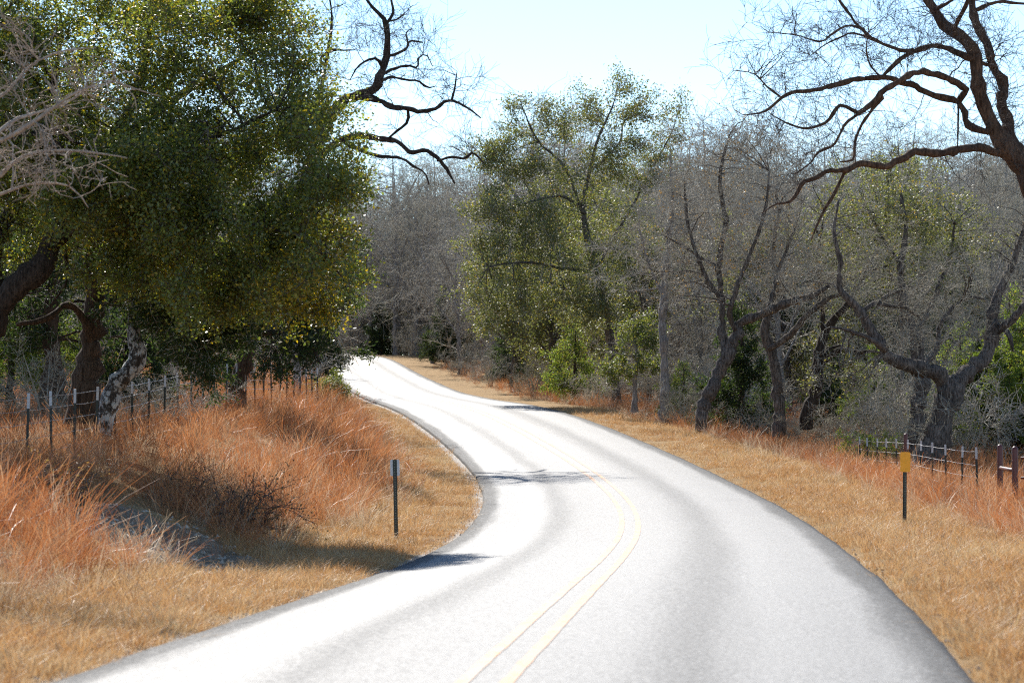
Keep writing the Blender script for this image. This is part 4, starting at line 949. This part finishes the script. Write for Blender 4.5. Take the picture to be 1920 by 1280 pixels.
def marker(px, pytop, pybase, d, label, front, yaw, tilt):
    top = at(px, pytop, d); x, y = top[0], d; z = gz(x, y); h = top[2] - z
    root = empty('road_marker', (x, y, z), label, 'marker'); root.rotation_euler = (0, tilt, yaw)
    g = Geo()                                           # U-channel post, open side to the back, flanges out
    hh = h + (0.0 if not front else -.02); c = (hh - .3) / 2; hz = (hh + .3) / 2
    g.box((0, 0, c), (.014, .0018, hz))
    for s_ in (-1, 1):
        g.box((s_ * .0165, .012, c), (.002, .0135, hz)); g.box((s_ * .026, .0265, c), (.0095, .0018, hz))
    link('post', g.mesh('post', smooth=False), M['marker_post'], root)
    g = Geo(); zz = .04
    while zz < hh - (.38 if front else .03):
        a = np.arange(8) * np.pi / 4
        V = np.c_[np.cos(a) * .0062, np.full(8, -.0028), zz + np.sin(a) * .0062]
        g.add(V, None, [[0, i + 1, i] for i in range(1, 7)]); zz += .045
    o = link('punched_holes', g.mesh('punched_holes', smooth=False), M['hole'], root); o['kind'] = 'stuff'
    pw, ph = (.185, .36) if front else (.165, .29)
    pm = rounded_plate(pw, ph, .03, .004); o = link('plate', pm, M['plate_yellow' if front else 'plate_back'], root, (0, -.012 if front else .034, h - ph / 2))
    if front: tag(o, 'orange yellow reflective plate')
    else: tag(o, 'plain grey back of the plate')
    for zz in (ph / 2 - .045, -ph / 2 + .045):
        g = Geo(); pipe(g, (0, -.004, 0), (0, .004, 0), .008, 8)
        link('bolt', g.mesh('bolt'), M['wire'], o, (0, -.001, zz))
    return root
marker(1696, 847, 978, 51.5, 'roadside marker post with orange yellow plate on the right verge', True, .05, .01)
marker(743, 861, 996, 50.0, 'roadside marker post with grey plate back on the left verge', False, -.03, -.02)
def stone(name, label, x, y, r, seed, sq=(1, .8, .7)):
    bm_ = np.random.default_rng(seed); import bmesh
    b = bmesh.new(); bmesh.ops.create_icosphere(b, subdivisions=2, radius=1)
    for v in b.verts: v.co = Vector([c_ * r * s_ for c_, s_ in zip(v.co, sq)]) * (1 + bm_.normal() * .10)
    me = bpy.data.meshes.new(name); b.to_mesh(me); b.free()
    o = link(name, me, M['stone'], None, (x, y, gz(x, y) + r * .25)); tag(o, label, 'stone'); return o
x = at(751, 990, 49.7)[0]; stone('limestone_rock', 'small pale rock at the foot of the left marker post', x, 49.7, .06, 3)

# ------------------------------------------------------------------ grass (countless: stuff), instanced tufts
def tuft(name, rng, nb, rad, h, wd, bend, seg=3, head=0.0, droop=.6):
    V = []; Q = []; T_ = []; sh = []; k = 0
    for i in range(nb):
        a = rng.uniform(0, 6.28); r = rad * math.sqrt(rng.random()); bx, by = r * math.cos(a), r * math.sin(a)
        a2 = a + rng.normal() * .9; L = h * rng.uniform(.5, 1.15); be = bend * rng.uniform(.3, 1.4); tw_ = rng.uniform(0, 3.14)
        wx, wy = math.cos(tw_) * wd, math.sin(tw_) * wd; s_ = rng.random()
        for j in range(seg + 1):
            u = j / seg; ho = be * u ** 1.8 * L; z = L * u * (1 - .5 * droop * min(be, 1.2) * u)
            ww = (1 - u * .85) if not head else (.55 + head * math.sin(u * 3.1) * (u > .6))
            px_, py_ = bx + math.cos(a2) * ho, by + math.sin(a2) * ho
            V += [(px_ - wx * ww, py_ - wy * ww, z), (px_ + wx * ww, py_ + wy * ww, z)]; sh += [s_, s_]
            if j: Q.append((k + 2 * j - 2, k + 2 * j - 1, k + 2 * j + 1, k + 2 * j))
        k += 2 * (seg + 1)
    return mesh_np(name, np.array(V), [np.array(Q)], True, {'shade': ('FLOAT', np.array(sh))})
def scatter(name, label, tufts, mat, PX, PY, scl, lean=.12, seed=0, lean_dir=None):
    rng = np.random.default_rng(seed); n_ = len(PX); PZ = ground(PX, PY) - .015
    rot = np.c_[rng.normal(size=n_) * lean, rng.normal(size=n_) * lean, rng.uniform(0, 6.28, n_)]
    col = bpy.data.collections.new(name + '_tufts')
    for i, t_ in enumerate(tufts):
        t_.materials.append(mat); ob = bpy.data.objects.new('grass_tuft', t_); col.objects.link(ob)
    return gn_scatter(name, label, 'grass', col, np.c_[PX, PY, PZ], rot, scl, rng.integers(0, len(tufts), n_))
rng = np.random.default_rng(99)
def candidates(n_, y0, y1, x0=-16, x1=17):
    """random points, denser nearby, inside the view cone plus a margin"""
    Y = y0 + (y1 - y0) * rng.random(n_) ** 1.0; X = rng.uniform(-1, 1, n_) * (Y * .185 + 2.2)
    k = (X > x0) & (X < x1); X, Y = X[k], Y[k]; z, s, t = ground(X, Y, True); return X, Y, s, t
M['g_short'] = grass_mat('short_dry_grass', [(.17, .075, .026), (.37, .175, .058), (.46, .245, .09), (.52, .33, .15), (.60, .46, .28), (.38, .30, .10)])
M['g_red'] = grass_mat('red_bluestem', [(.11, .042, .022), (.27, .085, .034), (.42, .145, .045), (.46, .20, .075), (.55, .34, .19), (.42, .26, .12)])
M['g_pale'] = grass_mat('pale_dry_grass', [(.40, .27, .15), (.52, .39, .25), (.60, .49, .35), (.50, .40, .18)])
# short mown verge
X, Y, s, t = candidates(190000, 13, 120)
tl = np.abs(t) - RW; nz = vnoise(X, Y, 1.1, 21)
toe = np.where(t < 0, np.interp(s, [0, 40, 55, 300], [2.9, 2.5, 1.9, 1.7]), np.interp(s, [0, 40, 70, 95, 300], [3.4, 2.6, 3.2, 2.2, 2.0]))
dens = np.clip((tl + .02 - .22 * vnoise(X, Y, 2.7, 23)) / .45, 0, 1) * (tl < toe + .7 + .5 * nz) * np.clip(.55 + .45 * nz + .5 * vnoise(X, Y, 3.1, 22), .05, 1) * np.clip(70 / Y, .35, 1)
dens = dens * (1 - np.clip(soil_mask(X, Y) * 1.2, 0, .90))
k = rng.random(len(X)) < dens
S_ = [tuft('short_tuft', rng, 34, .17, .085 + .025 * _, .0032, .6 + .15 * _, 2) for _ in range(5)]
scatter('short_grass', 'short dry golden grass on both mown verges', S_, M['g_short'], X[k], Y[k], rng.uniform(.45, 1.4, k.sum()) ** 1.3 * (.85 + .3 * np.clip(tl[k], 0, 1.5) / 1.5), .15, 1)
# tall red bluestem
X, Y, s, t = candidates(60000, 15, 215, -22, 30)
tl = np.abs(t) - RW; nz = vnoise(X, Y, .8, 31) + .5 * vnoise(X, Y, 2.1, 32)
lo = np.where(t < 0, np.interp(s, [0, 40, 55, 300], [2.5, 2.2, 1.6, 1.5]), np.interp(s, [0, 35, 50, 70, 95, 150, 300], [3.4, 2.5, 2.4, 3.0, 1.9, 1.6, 1.5]))
dens = np.clip((tl - lo - .35 * nz) / .6, 0, 1) * np.clip(.50 + .6 * nz, .08, 1) * np.where(t < 0, np.clip(1.9 - tl / 10, .25, 1), 1.5 * np.clip(2.0 - tl / 8, 0, 1))
dens = dens * (1 - np.clip(soil_mask(X, Y) * 1.4, 0, .94))
k = rng.random(len(X)) < np.clip(dens, 0, 1) * np.clip(95 / Y, .45, 1)
R_ = [tuft('tall_tuft', rng, 34, .17, .72 + .05 * _, .0036, .28 + .13 * _, 4, 0.7, .35) for _ in range(6)]
hs = np.where(t[k] < 0, np.clip(1.0 - (tl[k] - 3.5) * .06, .72, 1), .85) * (.72 + .28 * np.clip((tl[k] - lo[k]) / 1.5, 0, 1))
scatter('tall_red_grass', 'tall reddish dry bluestem grass on the bank and wood edge', R_, M['g_red'], X[k], Y[k], rng.uniform(.35, 1.25, k.sum()) * hs, .26, 2)
# pale tall grass mixed in
X, Y, s, t = candidates(15000, 20, 190, -18, 26)
tl = np.abs(t) - RW; nz = vnoise(X, Y, .6, 41)
lo = np.where(t < 0, np.interp(s, [0, 40, 55, 300], [2.3, 2.0, 1.4, 1.3]), np.interp(s, [0, 35, 70, 95, 300], [3, 2.4, 2.6, 1.7, 1.4]))
dens = ((tl > lo) & (tl < 9)) * np.clip(.35 + .9 * nz, 0, 1) * (1 - np.clip(soil_mask(X, Y) * 1.5, 0, .96))
k = rng.random(len(X)) < dens * .8
P_ = [tuft('pale_tuft', rng, 30, .15, .70, .0028, .55, 4, 0.3, .5) for _ in range(4)]
scatter('pale_tall_grass', 'pale arching dry grass among the red grass', P_, M['g_pale'], X[k], Y[k], rng.uniform(.45, 1.1, k.sum()), .22, 3)

# clods and stones on the bare cut
Xc = rng.uniform(-7.5, -3, 2600); Yc = rng.uniform(36, 46, 2600); kk = rng.random(2600) < soil_mask(Xc, Yc) * .9
XC, YC = Xc[kk], Yc[kk]
# loose gravel at the road edges
X, Y, s, t = candidates(60000, 12, 80); tl = np.abs(t) - RW
k = rng.random(len(X)) < np.exp(-np.clip(tl, 0, 9) / .22) * (tl > -.02) * np.where(t < 0, .9, .35); X, Y = X[k], Y[k]
g = Geo(); sz_ = np.r_[rng.uniform(.006, .026, len(X)), .008 + .045 * rng.random(len(XC)) ** 3]; X = np.r_[X, XC]; Y = np.r_[Y, YC]; z = ground(X, Y); n_ = len(X)
o8 = np.array([[1, 0, 0], [-1, 0, 0], [0, 1, 0], [0, -1, 0], [0, 0, .8], [0, 0, -.8]]); f8 = np.array([[0, 2, 4], [2, 1, 4], [1, 3, 4], [3, 0, 4], [2, 0, 5], [1, 2, 5], [3, 1, 5], [0, 3, 5]])
V = np.stack([X, Y, z + .006], 1)[:, None] + (o8[None] + rng.normal(size=(n_, 6, 3)) * .25) * sz_[:, None, None]
g.add(V.reshape(-1, 3), None, (f8[None] + 6 * np.arange(n_)[:, None, None]).reshape(-1, 3))
tag(link('gravel', g.mesh('gravel', smooth=False), M['stone']), 'loose pale gravel along the road edges and on the bare bank', 'gravel', kind='stuff')
print('tree tris', NTRI[0], 'gravel', n_)
